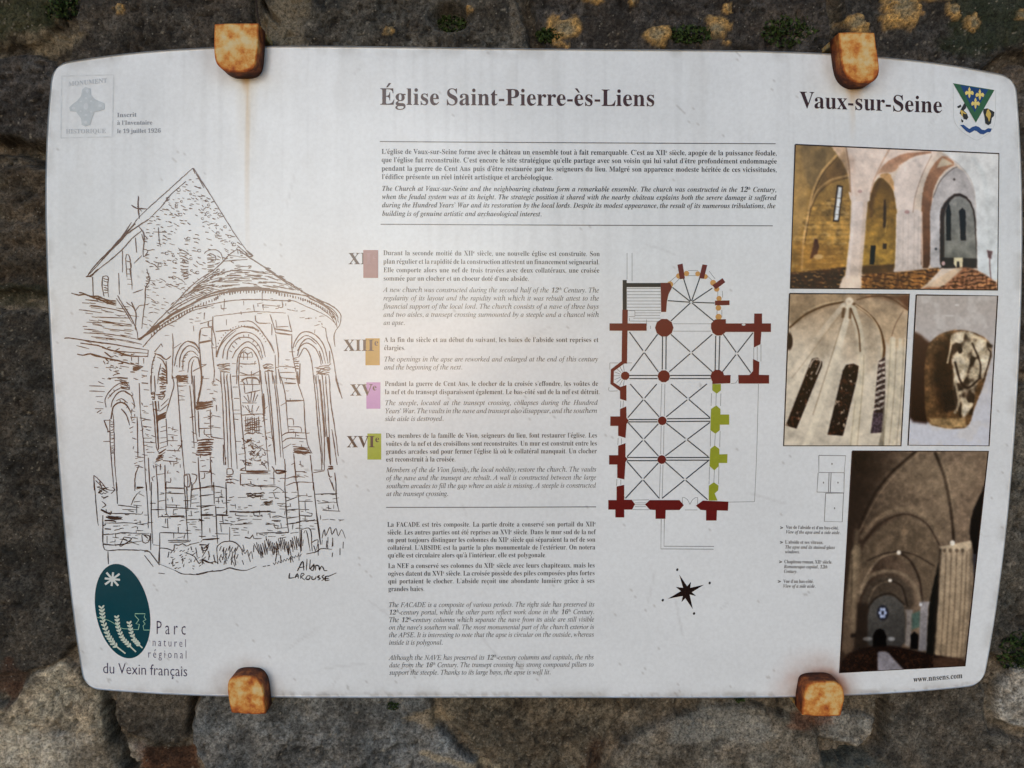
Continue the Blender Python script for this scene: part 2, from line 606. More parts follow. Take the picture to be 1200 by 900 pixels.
def coons(s, t):
    def E(poly, a, b, u, horiz):
        if horiz:
            x = a[0] + (b[0] - a[0]) * u
            y = poly(x)
            y = y + (a[1] - poly(a[0])) * (1 - u) + (b[1] - poly(b[0])) * u
        else:
            y = a[1] + (b[1] - a[1]) * u
            x = poly(y)
            x = x + (a[0] - poly(a[1])) * (1 - u) + (b[0] - poly(b[1])) * u
        return x, y
    tx, ty = E(E_TOP, TL, TR, s, True)
    bx, by = E(E_BOT, BL, BR, s, True)
    lx, ly = E(E_LEF, TL, BL, t, False)
    rx, ry = E(E_RIG, TR, BR, t, False)
    x = (1 - t) * tx + t * bx + (1 - s) * lx + s * rx - ((1 - s) * (1 - t) * TL[0] + s * (1 - t) * TR[0] + (1 - s) * t * BL[0] + s * t * BR[0])
    y = (1 - t) * ty + t * by + (1 - s) * ly + s * ry - ((1 - s) * (1 - t) * TL[1] + s * (1 - t) * TR[1] + (1 - s) * t * BL[1] + s * t * BR[1])
    return x, y


NS, NT = 430, 290
RC = 17.0
sv, tv = np.meshgrid(np.linspace(0, 1, NS), np.linspace(0, 1, NT))
rs, rt = RC / 1115.0, RC / 730.0
a_ = np.where(sv < rs, (sv - rs) / rs, np.where(sv > 1 - rs, (sv - 1 + rs) / rs, 0))
b_ = np.where(tv < rt, (tv - rt) / rt, np.where(tv > 1 - rt, (tv - 1 + rt) / rt, 0))
a2 = a_ * np.sqrt(1 - b_ ** 2 / 2)
b2 = b_ * np.sqrt(1 - a_ ** 2 / 2)
s2 = np.where(a_ < 0, rs + a2 * rs, np.where(a_ > 0, 1 - rs + a2 * rs, sv))
t2 = np.where(b_ < 0, rt + b2 * rt, np.where(b_ > 0, 1 - rt + b2 * rt, tv))
BX, BY = coons(s2, t2)
# make the corner cell fine: extra rows are not needed, the grid already has about 7 cells in it
wx, wy_, wz = unproj(BX, BY, Y_FRONT)
bv = np.stack([wx, wy_, wz], -1).reshape(-1, 3)
bid = np.arange(NS * NT).reshape(NT, NS)
bq = np.stack([bid[:-1, :-1], bid[1:, :-1], bid[1:, 1:], bid[:-1, 1:]], -1).reshape(-1, 4)
# stains, drips and grime in the laminate (colours of the dirt itself)
base = np.ones(BX.shape + (3,)) * np.array([0.755, 0.800, 0.838])
base *= (0.925 + 0.12 * fbm(BX / 90, BY / 60, 3, 4))[..., None]
drip = fbm(BX / 6.0, BY / 260, 8, 3)
base *= (1 - 0.075 * sstep(0.48, 0.8, drip) * sstep(520, 90, BY) * (0.4 + fbm(BX / 120, BY / 200, 10, 2)))[..., None]
base *= (1 + 0.04 * sstep(0.55, 0.8, fbm(BX / 11.0, BY / 300, 12, 3)) * sstep(520, 90, BY))[..., None]


def stain(c, m):
    global base
    m = np.clip(m, 0, 1)[..., None]
    base = base * (1 - m) + lin(c) * m


wob = 2.0 * (fbm(BY / 40, BY * 0 + 3, 9, 3) - 0.5)
stain((186, 140, 78), 0.75 * sstep(7, 1, np.abs(BX - 288 - wob)) * sstep(112, 94, BY) * (BY > 80))
stain((196, 168, 120), 0.62 * sstep(3.6, 0.8, np.abs(BX - 290 - wob)) * sstep(340, 100, BY) * (BY > 85))
stain((206, 190, 156), 0.30 * sstep(17, 3, np.abs(BX - 289)) * sstep(240, 90, BY) * (BY > 85))
stain((196, 152, 86), 0.65 * sstep(13, 3, np.abs(BX - 1001)) * sstep(132, 100, BY) * (BY > 85))
stain((198, 172, 128), 0.34 * sstep(5, 1, np.abs(BX - 999 - wob)) * sstep(180, 110, BY) * (BY > 85))
stain((150, 78, 36), 0.95 * sstep(37, 22, np.hypot((BX - 963), (BY - 814) * 1.0)) * (0.5 + fbm(BX / 8, BY / 8, 21, 3)) * (BX < 1010))
stain((176, 120, 84), 0.35 * sstep(64, 24, np.hypot((BX - 955), (BY - 810) * 1.05)) * (0.4 + fbm(BX / 12, BY / 12, 22, 3)))
stain((190, 160, 120), 0.35 * sstep(36, 18, np.hypot(BX - 292, BY - 808)) * (0.4 + fbm(BX / 9, BY / 9, 23, 3)))
# brown dirt caught along the lower edge and specks
eb = by_low = np.poly1d([0])(BX) + (1 - t2) * 730.0
stain((84, 66, 54), 0.30 * sstep(3.5, 1.0, np.abs(eb - 3)) * sstep(0.54, 0.66, fbm(BX / 7, BY / 7, 25, 3)) * (BX > 330))
stain((150, 140, 130), 0.5 * sstep(9, 0, eb) * fbm(BX / 20, BY / 20, 26, 3))
stain((120, 112, 104), 0.35 * (vnoise(BX / 2.7, BY / 2.7, 27) > 0.965) * (vnoise(BX / 60, BY / 60, 28) > 0.5))
rimd = np.minimum(np.minimum(t2 * 730, (1 - t2) * 730), np.minimum(s2 * 1115, (1 - s2) * 1115))
stain((150, 146, 138), 0.30 * sstep(16, 0, rimd) * sstep(0.42, 0.66, fbm(BX / 24, BY / 24, 51, 4)))
for cx_, cy_ in ((277, 60), (1008, 72), (288, 812), (964, 814)):
    stain((134, 112, 92), 0.34 * sstep(52, 26, np.hypot(BX - cx_, BY - cy_)) * (0.25 + fbm(BX / 9, BY / 14, 52, 3)))
stain((176, 174, 168), 0.10 * sstep(0.60, 0.74, fbm(BX / 34, BY / 90, 53, 4)) * sstep(420, 60, BY))
# fine random scratches
for k in range(30):
    x, y = RNG.uniform(330, 1150), RNG.uniform(70, 800) if k % 3 else RNG.uniform(690, 805)
    an = RNG.uniform(0, math.pi)
    L = RNG.uniform(8, 46)
    p = [(x, y), (x + L * .5 * math.cos(an), y + L * .5 * math.sin(an) + RNG.uniform(-2, 2)), (x + L * math.cos(an), y + L * math.sin(an))]
    bx0 = (np.abs(BX - x) < 60) & (np.abs(BY - y) < 60)
    m = (0.17 * sstep(2.0, 0.3, segdist(p, BX[bx0], BY[bx0])))[:, None]
    base[bx0] = base[bx0] * (1 - m) + lin((150, 150, 152)) * m
bcol = base.reshape(-1, 3)
# rim: rounded edge and the side of the sheet
loop = np.concatenate([bid[0, :], bid[1:, -1], bid[-1, -2::-1], bid[-2:0:-1, 0]])
ring = bv[loop]
cen = ring.mean(0)
tan = np.roll(ring, -1, 0) - np.roll(ring, 1, 0)
nrm = np.stack([-tan[:, 2], np.zeros(len(tan)), tan[:, 0]], -1)
nrm /= np.linalg.norm(nrm, axis=1)[:, None] + 1e-9
sgn = np.sign(((ring - cen) * nrm).sum(1))
nrm *= np.median(sgn)
vs, fs, cs = [bv], [bq], [bcol]
prev = loop
cnt = len(bv)
for off, dep in ((0.0003, 0.0001), (0.0005, 0.0005), (0.0005, Y_BACK - Y_FRONT)):
    r = ring + nrm * off
    r[:, 1] += dep
    idx = np.arange(cnt, cnt + len(r))
    fs.append(np.stack([prev, idx, np.roll(idx, -1), np.roll(prev, -1)], -1))
    vs.append(r)
    cs.append(bcol[loop] * 0.97)
    prev = idx
    cnt += len(r)
# closed back
r = ring.copy()
r[:, 1] = Y_BACK
vs.append(np.array([[cen[0], Y_BACK, cen[2]]]))
cs.append(np.array([[.6, .6, .6]]))
fs.append(np.stack([prev, np.full(len(prev), cnt), np.full(len(prev), cnt), np.roll(prev, -1)], -1)[:0])
board = make_mesh('board', np.concatenate(vs), np.concatenate(fs), M_BOARD, panel, np.concatenate(cs), True)
bk = [[float(v) for v in p] for p in r]
make_mesh('backing_sheet', np.concatenate([r, [[cen[0], Y_BACK, cen[2]]]]),
          np.stack([np.arange(len(r)), np.roll(np.arange(len(r)), -1), np.full(len(r), len(r))], -1), M_BOARD, panel, np.full((len(r) + 1, 3), 0.5))

# ------------------------------------------------------------------ flat print builder
class Print:
    """collects flat shapes given in photo pixels, builds one printed layer on the panel"""

    def __init__(self, layer=1.0):
        self.v, self.f, self.n = [], [], 0
        self.y = Y_FRONT - 0.00018 * layer

    def add(self, pts, faces, jit=0.0):
        p = np.asarray(pts, float)
        x, y, z = unproj(p[:, 0], p[:, 1], self.y - jit)
        self.v.append(np.stack([x, y, z], -1))
        self.f += [[i + self.n for i in f] for f in faces]
        self.n += len(p)

    def poly(self, pts, jit=None):
        self.add(pts, [list(range(len(pts)))], RNG.random() * 6e-5 if jit is None else jit)

    def disc(self, x, y, rx, ry=None, n=20, rot=0.0, jit=None):
        ry = rx if ry is None else ry
        c, s = math.cos(rot), math.sin(rot)
        self.poly([(x + rx * math.cos(t) * c - ry * math.sin(t) * s, y + rx * math.cos(t) * s + ry * math.sin(t) * c)
                   for t in (2 * math.pi * k / n for k in range(n))], jit)

    def line(self, pts, w=1.0, smooth=True, wob=0.0, taper=False, closed=False):
        p = np.array(pts, float)
        if closed:
            p = np.vstack([p, p[:1]])
        if smooth and len(p) > 2:
            q = np.vstack([2 * p[0] - p[1], p, 2 * p[-1] - p[-2]])
            out = []
            for i in range(len(p) - 1):
                L = np.hypot(*(p[i + 1] - p[i]))
                m = int(np.clip(L / 2.5, 2, 8))
                for t in np.arange(m) / m:
                    p0, p1, p2, p3 = q[i:i + 4]
                    out.append(0.5 * (2 * p1 + (p2 - p0) * t + (2 * p0 - 5 * p1 + 4 * p2 - p3) * t * t + (3 * p1 - p0 - 3 * p2 + p3) * t ** 3))
            out.append(p[-1])
            p = np.array(out)
        elif wob and len(p) == 2:
            m = max(2, int(np.hypot(*(p[1] - p[0])) / 6) + 1)
            p = p[0] + (p[1] - p[0]) * np.linspace(0, 1, m)[:, None]
        if wob:
            p = p + RNG.normal(0, wob, p.shape)
        d = np.gradient(p, axis=0)
        d /= np.hypot(d[:, 0], d[:, 1])[:, None] + 1e-9
        nn = np.stack([-d[:, 1], d[:, 0]], -1)
        ww = np.full(len(p), w * 0.5)
        if taper:
            u = np.linspace(0, 1, len(p))
            ww = ww * (0.55 + 0.45 * np.sin(np.pi * np.clip(u * 0.9 + 0.12, 0, 1))) * RNG.uniform(0.75, 1.2, len(p))
        m = len(p)
        self.add(np.vstack([p + nn * ww[:, None], p - nn * ww[:, None]]),
                 [[i, i + 1, m + i + 1, m + i] for i in range(m - 1)], RNG.random() * 1.2e-4)

    def build_each(self, name, rgb, parent, mottle=0.25):
        """one object for every shape added"""
        k = 0
        base = 0
        for v in self.v:
            f = []
            while k < len(self.f) and min(self.f[k]) < base + len(v):
                f.append([i - base for i in self.f[k]])
                k += 1
            make_mesh(name, v, f, ink(rgb, mottle), parent)
            base += len(v)

    def build(self, name, rgb, parent, label=None, mottle=0.25, kind=None):
        o = make_mesh(name, np.concatenate(self.v), self.f, ink(rgb, mottle), parent)
        if label:
            o['label'] = label
        if kind:
            o['kind'] = kind
        return o


def group_part(name, parent, label):
    o = empty(name)
    o.parent = parent
    o['label'] = label
    return o


# ------------------------------------------------------------------ lettering
FONT_OBJ = None
GLYPH = {}
STYLES = {  # upper, lower, digit code points, outline offset
    'bold': (0x1D400, 0x1D41A, 0x1D7CE, 0.0),
    'roman': (0x1D400, 0x1D41A, 0x1D7CE, -0.0065),
    'italic': (0x1D434, 0x1D44E, 0x1D7CE, 0.0),
    'bolditalic': (0x1D468, 0x1D482, 0x1D7CE, 0.0),
    'sans': (65, 97, 48, -0.008),
}


def curve_mesh(body, off):
    global FONT_OBJ
    if FONT_OBJ is None:
        c = bpy.data.curves.new('lettering', 'FONT')
        c.resolution_u = 2
        c.fill_mode = 'FRONT'
        FONT_OBJ = bpy.data.objects.new('lettering', c)
        col.objects.link(FONT_OBJ)
    FONT_OBJ.data.offset = off
    FONT_OBJ.data.body = body
    bpy.context.view_layer.update()
    dg = bpy.context.evaluated_depsgraph_get()
    ev = FONT_OBJ.evaluated_get(dg)
    me = ev.to_mesh()
    v = np.array([(q.co.x, q.co.y) for q in me.vertices]) if len(me.vertices) else np.zeros((0, 2))
    f = [list(p.vertices) for p in me.polygons]
    ev.to_mesh_clear()
    return v, f


def glyph(ch, style):
    key = (ch, style)
    if key in GLYPH:
        return GLYPH[key]
    U, L, D, off = STYLES[style]
    c = ch
    if 'A' <= ch <= 'Z':
        c = chr(U + ord(ch) - 65)
    elif 'a' <= ch <= 'z':
        c = '\u210e' if (L == 0x1D44E and ch == 'h') else chr(L + ord(ch) - 97)
    elif ch.isdigit():
        c = chr(D + int(ch))
    if style == 'italic' and ch.isdigit():
        off = -0.008
    v, f = curve_mesh(c, off)
    hkey = ('@', style)
    if hkey not in GLYPH:
        h = chr(U + 7)
        hv, _ = curve_mesh(h, 0.0)
        GLYPH[hkey] = (h, hv[:, 0].max(), hv[:, 1].max())
    h, hx, hy = GLYPH[hkey]
    w, _ = curve_mesh(c + h, 0.0)
    adv = w[:, 0].max() - hx
    if style in ('italic', 'bolditalic') and ch.isdigit():
        v = v + np.stack([v[:, 1] * 0.22, v[:, 1] * 0], -1)
    k = 0.66 / hy                       # capital height -> 0.66 em
    GLYPH[key] = (v * k, f, adv * k)
    return GLYPH[key]


ACC = {'\u0301': [(-.05, .0), (.02, .0), (.17, .17), (.06, .17)],
       '\u0300': [(-.02, .0), (.05, .0), (-.06, .17), (-.17, .17)],
       '\u0302': [(-.16, .0), (-.09, .0), (0, .09), (.09, .0), (.16, .0), (.04, .16), (-.04, .16)],
       '\u0327': [(-.02, -.72), (.07, -.72), (.09, -.62), (.0, -.53), (-.03, -.56), (.02, -.63), (-.05, -.66)]}


def layout(text, style):
    """-> list of (verts, faces, x, is_space), total width; in em"""
    items = []
    x = 0.0
    sup = False
    text = unicodedata.normalize('NFD', text.replace('\u0153', 'oe').replace("'", '\u2019'))
    last = (0, 0, False)
    for ch in text:
        if ch == '^':
            sup = True
            continue
        if ch == ' ':
            items.append((None, None, x, True))
            x += 0.25
            continue
        if ch in ACC:
            gx, gw, up = last
            p = np.array(ACC[ch])
            lean = 0.10 if 'italic' in style else 0.0
            p = p + np.array([gx + gw / 2 + lean, (0.70 if up else 0.53)])
            items.append((p, [list(range(len(p)))], 0.0, False))
            continue
        v, f, adv = glyph(ch, style)
        if sup:
            items.append((v * 0.58 + np.array([x, 0.30]), f, 0.0, False))
            x += adv * 0.58
            sup = False
            continue
        items.append((v + np.array([x, 0]), f, 0.0, False))
        last = (x, adv, ch.isupper())
        x += adv
    return items, x


def set_line(P, text, style, x0, y0, x1, y1, cap, xs=None, justify=True, track=0.0, jit=0.0):
    """text from (x0,y0) to (x1,y1) along the baseline, capital height cap (pixels)"""
    em = cap / 0.66
    items, W = layout(text, style)
    nsp = sum(1 for it in items if it[3])
    L = math.hypot(x1 - x0, y1 - y0)
    if xs is None:
        xs = L / (W * em)
        extra = 0.0
    else:
        extra = (L / (xs * em) - W) / nsp if (justify and nsp) else 0.0
    ux, uy = (x1 - x0) / L, (y1 - y0) / L
    sh = 0.0
    for v, f, x, sp_ in items:
        if sp_:
            sh += extra
            continue
        a = (v[:, 0] + sh) * em * xs
        b = v[:, 1] * em
        P.add(np.stack([x0 + ux * a + uy * b * 0 - 0 * b, y0 + uy * a - b], -1), f, jit)
    return xs


def paragraph(name, style, lines, cap, rgb, label=None, layer=2.0, sx=0.30):
    """lines: (text, x0, y0, x1, y1, justified)"""
    em = cap / 0.66
    r = []
    for t, x0, y0, x1, y1, j in lines:
        if j:
            items, W = layout(t, style)
            nsp = sum(1 for it in items if it[3])
            r.append((x1 - x0) / em / (W + nsp * (sx - 0.25)))
    xs = float(np.mean(r)) if r else None
    P = Print(layer)
    for t, x0, y0, x1, y1, j in lines:
        set_line(P, t, style, x0, y0, x1, y1, cap, xs if j else None, j)
    return P.build(name, rgb, panel, label)


INK_T = (46, 46, 50)
P = Print(2)
set_line(P, 'Église Saint-Pierre-ès-Liens', 'bold', 445, 122.6, 768, 124.4, 19.2)
P.build('title', (66, 36, 34), panel, 'large dark brown heading Église Saint-Pierre-ès-Liens')
P = Print(2)
set_line(P, 'Vaux-sur-Seine', 'bold', 937.5, 126.2, 1104.5, 132.4, 18.9)
P.build('town_name', (58, 32, 30), panel, 'dark brown heading Vaux-sur-Seine')

paragraph('introduction_text', 'bold', [
    ("L'église de Vaux-sur-Seine forme avec le château un ensemble tout à fait remarquable. C'est au XII^e siècle, apogée de la puissance féodale,", 447, 180.3, 910.5, 182.2, 1),
    ("que l'église fut reconstruite. C'est encore le site stratégique qu'elle partage avec son voisin qui lui valut d'être profondément endommagée", 447, 190.0, 910.5, 191.7, 1),
    ("pendant la guerre de Cent Ans puis d'être restaurée par les seigneurs du lieu. Malgré son apparence modeste héritée de ces vicissitudes,", 447, 200.0, 910.5, 201.6, 1),
    ("l'édifice présente un réel intérêt artistique et archéologique.", 447.3, 209.8, 648, 210.6, 0)], 5.8, (38, 38, 48), 'bold French introduction paragraph')
paragraph('introduction_text', 'bolditalic', [
    ("The Church at Vaux-sur-Seine and the neighbouring chateau form a remarkable ensemble. The church was constructed in the 12^t^h Century,", 447.5, 223.6, 910, 225.0, 1),
    ("when the feudal system was at its height. The strategic position it shared with the nearby château explains both the severe damage it suffered", 447.7, 233.2, 910, 234.4, 1),
    ("during the Hundred Years' War and its restoration by the local lords. Despite its modest appearance, the result of its numerous tribulations, the", 447.8, 242.9, 909, 244.0, 1),
    ("building is of genuine artistic and archaeological interest.", 448, 252.9, 635, 253.5, 0)], 5.8, (38, 38, 44), 'bold italic English introduction paragraph')
paragraph('history_text', 'roman', [
    ("Durant la seconde moitié du XII^e siècle, une nouvelle église est construite. Son", 449, 299.0, 703, 300.2, 1),
    ("plan régulier et la rapidité de la construction attestent un financement seigneurial.", 449, 309.0, 702.7, 309.8, 1),
    ("Elle comporte alors une nef de trois travées avec deux collatéraux, une croisée", 449.2, 319.0, 702.5, 319.6, 1),
    ("sommée par un clocher et un chœur doté d'une abside.", 449.2, 328.8, 620, 329.2, 0)], 5.7, INK_T)
paragraph('history_text', 'italic', [
    ("A new church was constructed during the second half of the 12^t^h Century. The", 449.3, 342.2, 702.3, 342.8, 1),
    ("regularity of its layout and the rapidity with which it was rebuilt attest to the", 449.4, 351.9, 702.2, 352.3, 1),
    ("financial support of the local lord. The church consists of a nave of three bays", 449.5, 361.6, 702, 361.9, 1),
    ("and two aisles, a transept crossing surmounted by a steeple and a chancel with", 449.5, 371.2, 702, 371.4, 1),
    ("an apse.", 449.6, 380.8, 474.5, 380.8, 0)], 5.7, INK_T)
paragraph('history_text', 'roman', [
    ("A la fin du siècle et au début du suivant, les baies de l'abside sont reprises et", 450, 400.8, 701.5, 400.9, 1),
    ("élargies.", 450, 410.3, 475, 410.3, 0)], 5.7, INK_T)
paragraph('history_text', 'italic', [
    ("The openings in the apse are reworked and enlarged at the end of this century", 450, 423.6, 701, 423.5, 1),
    ("and the beginning of the next.", 450.2, 433.0, 542, 432.9, 0)], 5.7, INK_T)
paragraph('history_text', 'roman', [
    ("Pendant la guerre de Cent Ans, le clocher de la croisée s'effondre, les voûtes de", 450.8, 452.4, 701, 452.2, 1),
    ("la nef et du transept disparaissent également. Le bas-côté sud de la nef est détruit.", 450.8, 462.0, 703, 461.9, 1)], 5.7, (40, 40, 44))
paragraph('history_text', 'italic', [
    ("The steeple, located at the transept crossing, collapses during the Hundred", 451, 474.8, 700.6, 474.4, 1),
    ("Years' War. The vaults in the nave and transept also disappear, and the southern", 451.2, 484.3, 700.2, 483.9, 1),
    ("side aisle is destroyed.", 451.3, 493.4, 520, 493.2, 0)], 5.7, (40, 40, 44))
paragraph('history_text', 'roman', [
    ("Des membres de la famille de Vion, seigneurs du lieu, font restaurer l'église. Les", 452, 513.2, 700, 512.7, 1),
    ("voûtes de la nef et des croisillons sont reconstruites. Un mur est construit entre les", 452.1, 522.7, 699.7, 522.1, 1),
    ("grandes arcades sud pour fermer l'église là où le collatéral manquait. Un clocher", 452.2, 531.9, 699.4, 531.2, 1),
    ("est reconstruit à la croisée.", 452.3, 541.0, 534, 540.8, 0)], 5.7, (40, 40, 44))
paragraph('history_text', 'italic', [
    ("Members of the de Vion family, the local nobility, restore the church. The vaults", 452.6, 553.4, 699, 552.6, 1),
    ("of the nave and the transept are rebuilt. A wall is constructed between the large", 452.7, 562.8, 698.8, 562.0, 1),
    ("southern arcades to fill the gap where an aisle is missing. A steeple is constructed", 452.9, 572.2, 698.6, 571.4, 1),
    ("at the transept crossing.", 453, 581.4, 525.5, 581.1, 0)], 5.7, (40, 40, 44))
paragraph('description_text', 'roman', [
    ("La FACADE est très composite. La partie droite a conservé son portail du XII^e", 453.7, 617.4, 698.3, 616.9, 1),
    ("siècle. Les autres parties ont été reprises au XVI^e siècle. Dans le mur sud de la nef", 453.9, 626.5, 698.0, 626.0, 1),
    ("on peut toujours distinguer les colonnes du XII^e siècle qui séparaient la nef de son", 454.0, 635.5, 697.8, 634.9, 1),
    ("collatéral. L'ABSIDE est la partie la plus monumentale de l'extérieur. On notera", 454.1, 644.5, 697.6, 643.9, 1),
    ("qu'elle est circulaire alors qu'à l'intérieur, elle est polygonale.", 454.3, 653.4, 640.5, 653.0, 0)], 5.6, (38, 38, 42))
paragraph('description_text', 'roman', [
    ("La NEF a conservé ses colonnes du XII^e siècle avec leurs chapiteaux, mais les", 454.6, 665.8, 697.2, 665.0, 1),
    ("ogives datent du XVI^e siècle. La croisée possède des piles composées plus fortes", 454.7, 674.8, 697.1, 674.1, 1),
    ("qui portaient le clocher. L'abside reçoit une abondante lumière grâce à ses", 454.8, 683.8, 697.0, 683.1, 1),
    ("grandes baies.", 455, 692.8, 497.5, 692.7, 0)], 5.6, (38, 38, 42))
paragraph('description_text', 'italic', [
    ("The FACADE is a composite of various periods. The right side has preserved its", 455.4, 711.5, 696.8, 710.8, 1),
    ("12^t^h-century portal, while the other parts reflect work done in the 16^t^h Century.", 455.6, 720.3, 696.6, 719.6, 1),
    ("The 12^t^h-century columns which separate the nave from its aisle are still visible", 455.7, 729.1, 696.5, 728.4, 1),
    ("on the nave's southern wall. The most monumental part of the church exterior is", 455.8, 737.9, 696.4, 737.2, 1),
    ("the APSE. It is interesting to note that the apse is circular on the outside, whereas", 455.9, 746.8, 696.3, 746.1, 1),
    ("inside it is polygonal.", 456, 755.6, 519, 755.4, 0)], 5.6, (38, 38, 42))
paragraph('description_text', 'italic', [
    ("Although the NAVE has preserved its 12^t^h-century columns and capitals, the ribs", 456.1, 773.4, 696.0, 772.7, 1),
    ("date from the 16^t^h Century. The transept crossing has strong compound pillars to", 456.3, 782.1, 695.9, 781.3, 1),
    ("support the steeple. Thanks to its large bays, the apse is well lit.", 456.5, 790.8, 645.5, 790.3, 0)], 5.6, (38, 38, 42))
P = Print(2)
for a in ((445, 165.8, 909, 168.4), (446, 262.8, 905.5, 264.6), (452.5, 594.6, 698.5, 594.0)):
    P.line([(a[0], a[1]), ((a[0] + a[2]) / 2, (a[1] + a[3]) / 2 + 0.15), (a[2], a[3])], 0.95)
P.build_each('rule', (92, 92, 96), panel)

# century markers: coloured swatch and roman numeral
for txt, x0, x1, yb, cap, sq, rgb in (
        ('XII^e', 408, 443, 309.6, 13.2, (425.7, 293.0, 443.0, 325.6), (156, 112, 112)),
        ('XIII^e', 402.3, 443.5, 411.2, 13.2, (428.2, 396.4, 445.0, 428.0), (186, 146, 62)),
        ('XV^e', 410, 441.5, 463.6, 13.2, (429.3, 448.0, 445.7, 479.0), (192, 142, 198)),
        ('XVI^e', 406, 444.5, 524.2, 13.2, (430.5, 508.0, 446.7, 538.6), (160, 172, 58))):
    P = Print(1 if txt != 'XII^e' else 3)
    P.poly([(sq[0], sq[1]), (sq[2], sq[1]), (sq[2], sq[3]), (sq[0], sq[3])])
    P.build('colour_swatch', rgb, panel, None, 0.12)
    P = Print(2)
    set_line(P, txt, 'bold', x0, yb, x1, yb - 0.1, cap)
    P.build('century_numeral', (60, 34, 30), panel)
P = Print(4)
set_line(P, 'I^e', 'bold', 428, 309.6, 442, 309.5, 13)
P.build('century_numeral', (160, 118, 122), panel)

# captions of the photographs
cap_lines = [("Vue de l'abside et d'un bas-côté.", 'roman', 921, 619.6, 983, 620.6), ("View of the apse and a side aisle.", 'italic', 921, 625.2, 985, 626.0),
             ("L'abside et ses vitraux.", 'roman', 920, 637.0, 965, 637.6), ("The apse and its stained-glass", 'italic', 920, 642.8, 978.5, 643.4), ("windows.", 'italic', 920, 648.4, 937.5, 648.6),
             ("Chapiteau roman, XII^e siècle.", 'roman', 919, 660.0, 975.5, 660.6), ("Romanesque capital, 12th", 'italic', 918.7, 665.8, 970, 666.2), ("Century.", 'italic', 918.6, 671.4, 934.5, 671.6),
             ("Vue d'un bas-côté.", 'roman', 918, 683.0, 953.5, 683.2), ("View of a side aisle.", 'italic', 917.8, 688.6, 956, 688.8)]
for k, sel in enumerate(((0, 1), (2, 3, 4), (5, 6, 7), (8, 9))):
    P = Print(2)
    for i in sel:
        t, st, x0, y0, x1, y1 = cap_lines[i]
        set_line(P, t, 'bold' if st == 'roman' else 'bolditalic', x0, y0, x1, y1, 3.9)
    bx_, by_ = (914.2, 914, 913, 911.5)[k], (618.4, 635.5, 658.4, 681.4)[k]
    P.line([(bx_, by_ - 1.2), (bx_ + 3.4, by_ + 0.1)], 0.8)
    P.line([(bx_, by_ + 1.2), (bx_ + 3.4, by_ + 0.1)], 0.8)
    P.build('caption_text', (70, 68, 70), panel)
P = Print(2)
set_line(P, 'www.nnsens.com', 'bold', 1070.5, 799.4, 1128, 794.6, 6.4)
P.build('web_address', (44, 42, 46), panel, 'bold black web address below the aisle photograph')


def tile(x0, y0, s):
    return lambda p: [(x0 + a / s, y0 + b / s) for a, b in (num(p) if isinstance(p, str) else p)]


# ------------------------------------------------------------------ listed-monument mark
K = tile(60, 75, 7.5)
logo = Print(1)
for p in ('92 105 548 95', '548 95 536 640', '536 640 85 650', '85 650 92 105'):
    logo.line(K(p), 1.3)
mark = logo.build('monument_mark', (208, 214, 219), panel, 'faded grey listed monument emblem with maze cross')
P = Print(2)
P.poly(K('300 200 345 215 350 270 385 310 420 325 468 345 470 395 430 412 380 420 355 480 345 530 300 550 268 535 262 480 220 420 165 415 158 380 190 350 232 320 262 280 272 225'))
o = P.build('emblem', (190, 199, 205), mark, None, 0.2)
P = Print(3)
for x, y, rx, ry in ((306, 372, 22, 30), (318, 238, 12, 16), (430, 368, 16, 13), (195, 388, 16, 13), (302, 512, 12, 14), (262, 330, 10, 8), (350, 326, 10, 8), (258, 415, 10, 8), (350, 420, 10, 8), (306, 300, 12, 8), (306, 448, 12, 8)):
    P.disc(*K([(x, y)])[0], rx / 7.5, ry / 7.5, 12)
P.build('emblem_opening', (204, 211, 217), mark, None, 0.1)
P = Print(2)
set_line(P, 'MONUMENT', 'bold', 80, 101, 125.5, 96.5, 5.2)
P.build('emblem_lettering', (186, 193, 200), mark)
P = Print(2)
set_line(P, 'HISTORIQUE', 'bold', 77, 156.5, 124, 155.8, 5.0)
P.build('emblem_lettering', (186, 193, 200), mark)
P = Print(2)
set_line(P, 'Inscrit', 'bold', 137, 137.2, 160, 136.6, 4.9)
set_line(P, "à l'Inventaire", 'bold', 137, 146.2, 178.5, 145.8, 4.9)
set_line(P, 'le 19 juillet 1926', 'bold', 137, 156.0, 188.5, 155.4, 4.9)
P.build('listing_text', (138, 144, 154), panel, 'small faded grey listing date beside the monument emblem')

# ------------------------------------------------------------------ coat of arms
K = tile(1100, 85, 11.24)
P = Print(1)
P.line(K('190 140 194 400 205 630 290 760 400 840 500 890 600 840 700 760 742 640 750 400 752 232'), 0.5)
arms = P.build('coat_of_arms', (196, 204, 208), panel, 'small shield with blue and green triangle, gold lilies and blue wave')
P = Print(2)
P.poly(K('190 140 735 230 490 660'))
P.build('green_triangle', (52, 96, 62), arms)
P = Print(3)
P.poly(K('285 166 655 226 590 330 475 520 380 350'))
P.build('blue_field', (30, 62, 116), arms, None, 0.5)
P = Print(4)
for cx, cy in ((405, 262), (542, 288), (485, 402)):
    P.poly(K([(cx + a, cy + b) for a, b in num('0 -72 16 -40 12 -12 40 -22 58 2 50 34 30 28 14 20 14 40 8 62 0 78 -8 62 -14 40 -14 20 -30 28 -50 34 -58 2 -40 -22 -12 -12 -16 -40')]))
P.build_each('lily', (226, 206, 120), arms)
P = Print(2)
P.poly(K('300 470 340 400 368 420 360 470 330 500 372 540 392 590 370 622 330 610 312 560 276 540'))
P.poly(K('240 450 290 420 300 450 262 470'))
P.poly(K('300 610 330 640 312 660 298 640'))
P.poly(K('588 520 590 480 640 470 700 500 735 520 730 570 700 600 690 670 655 694 615 670 606 600 600 560'))
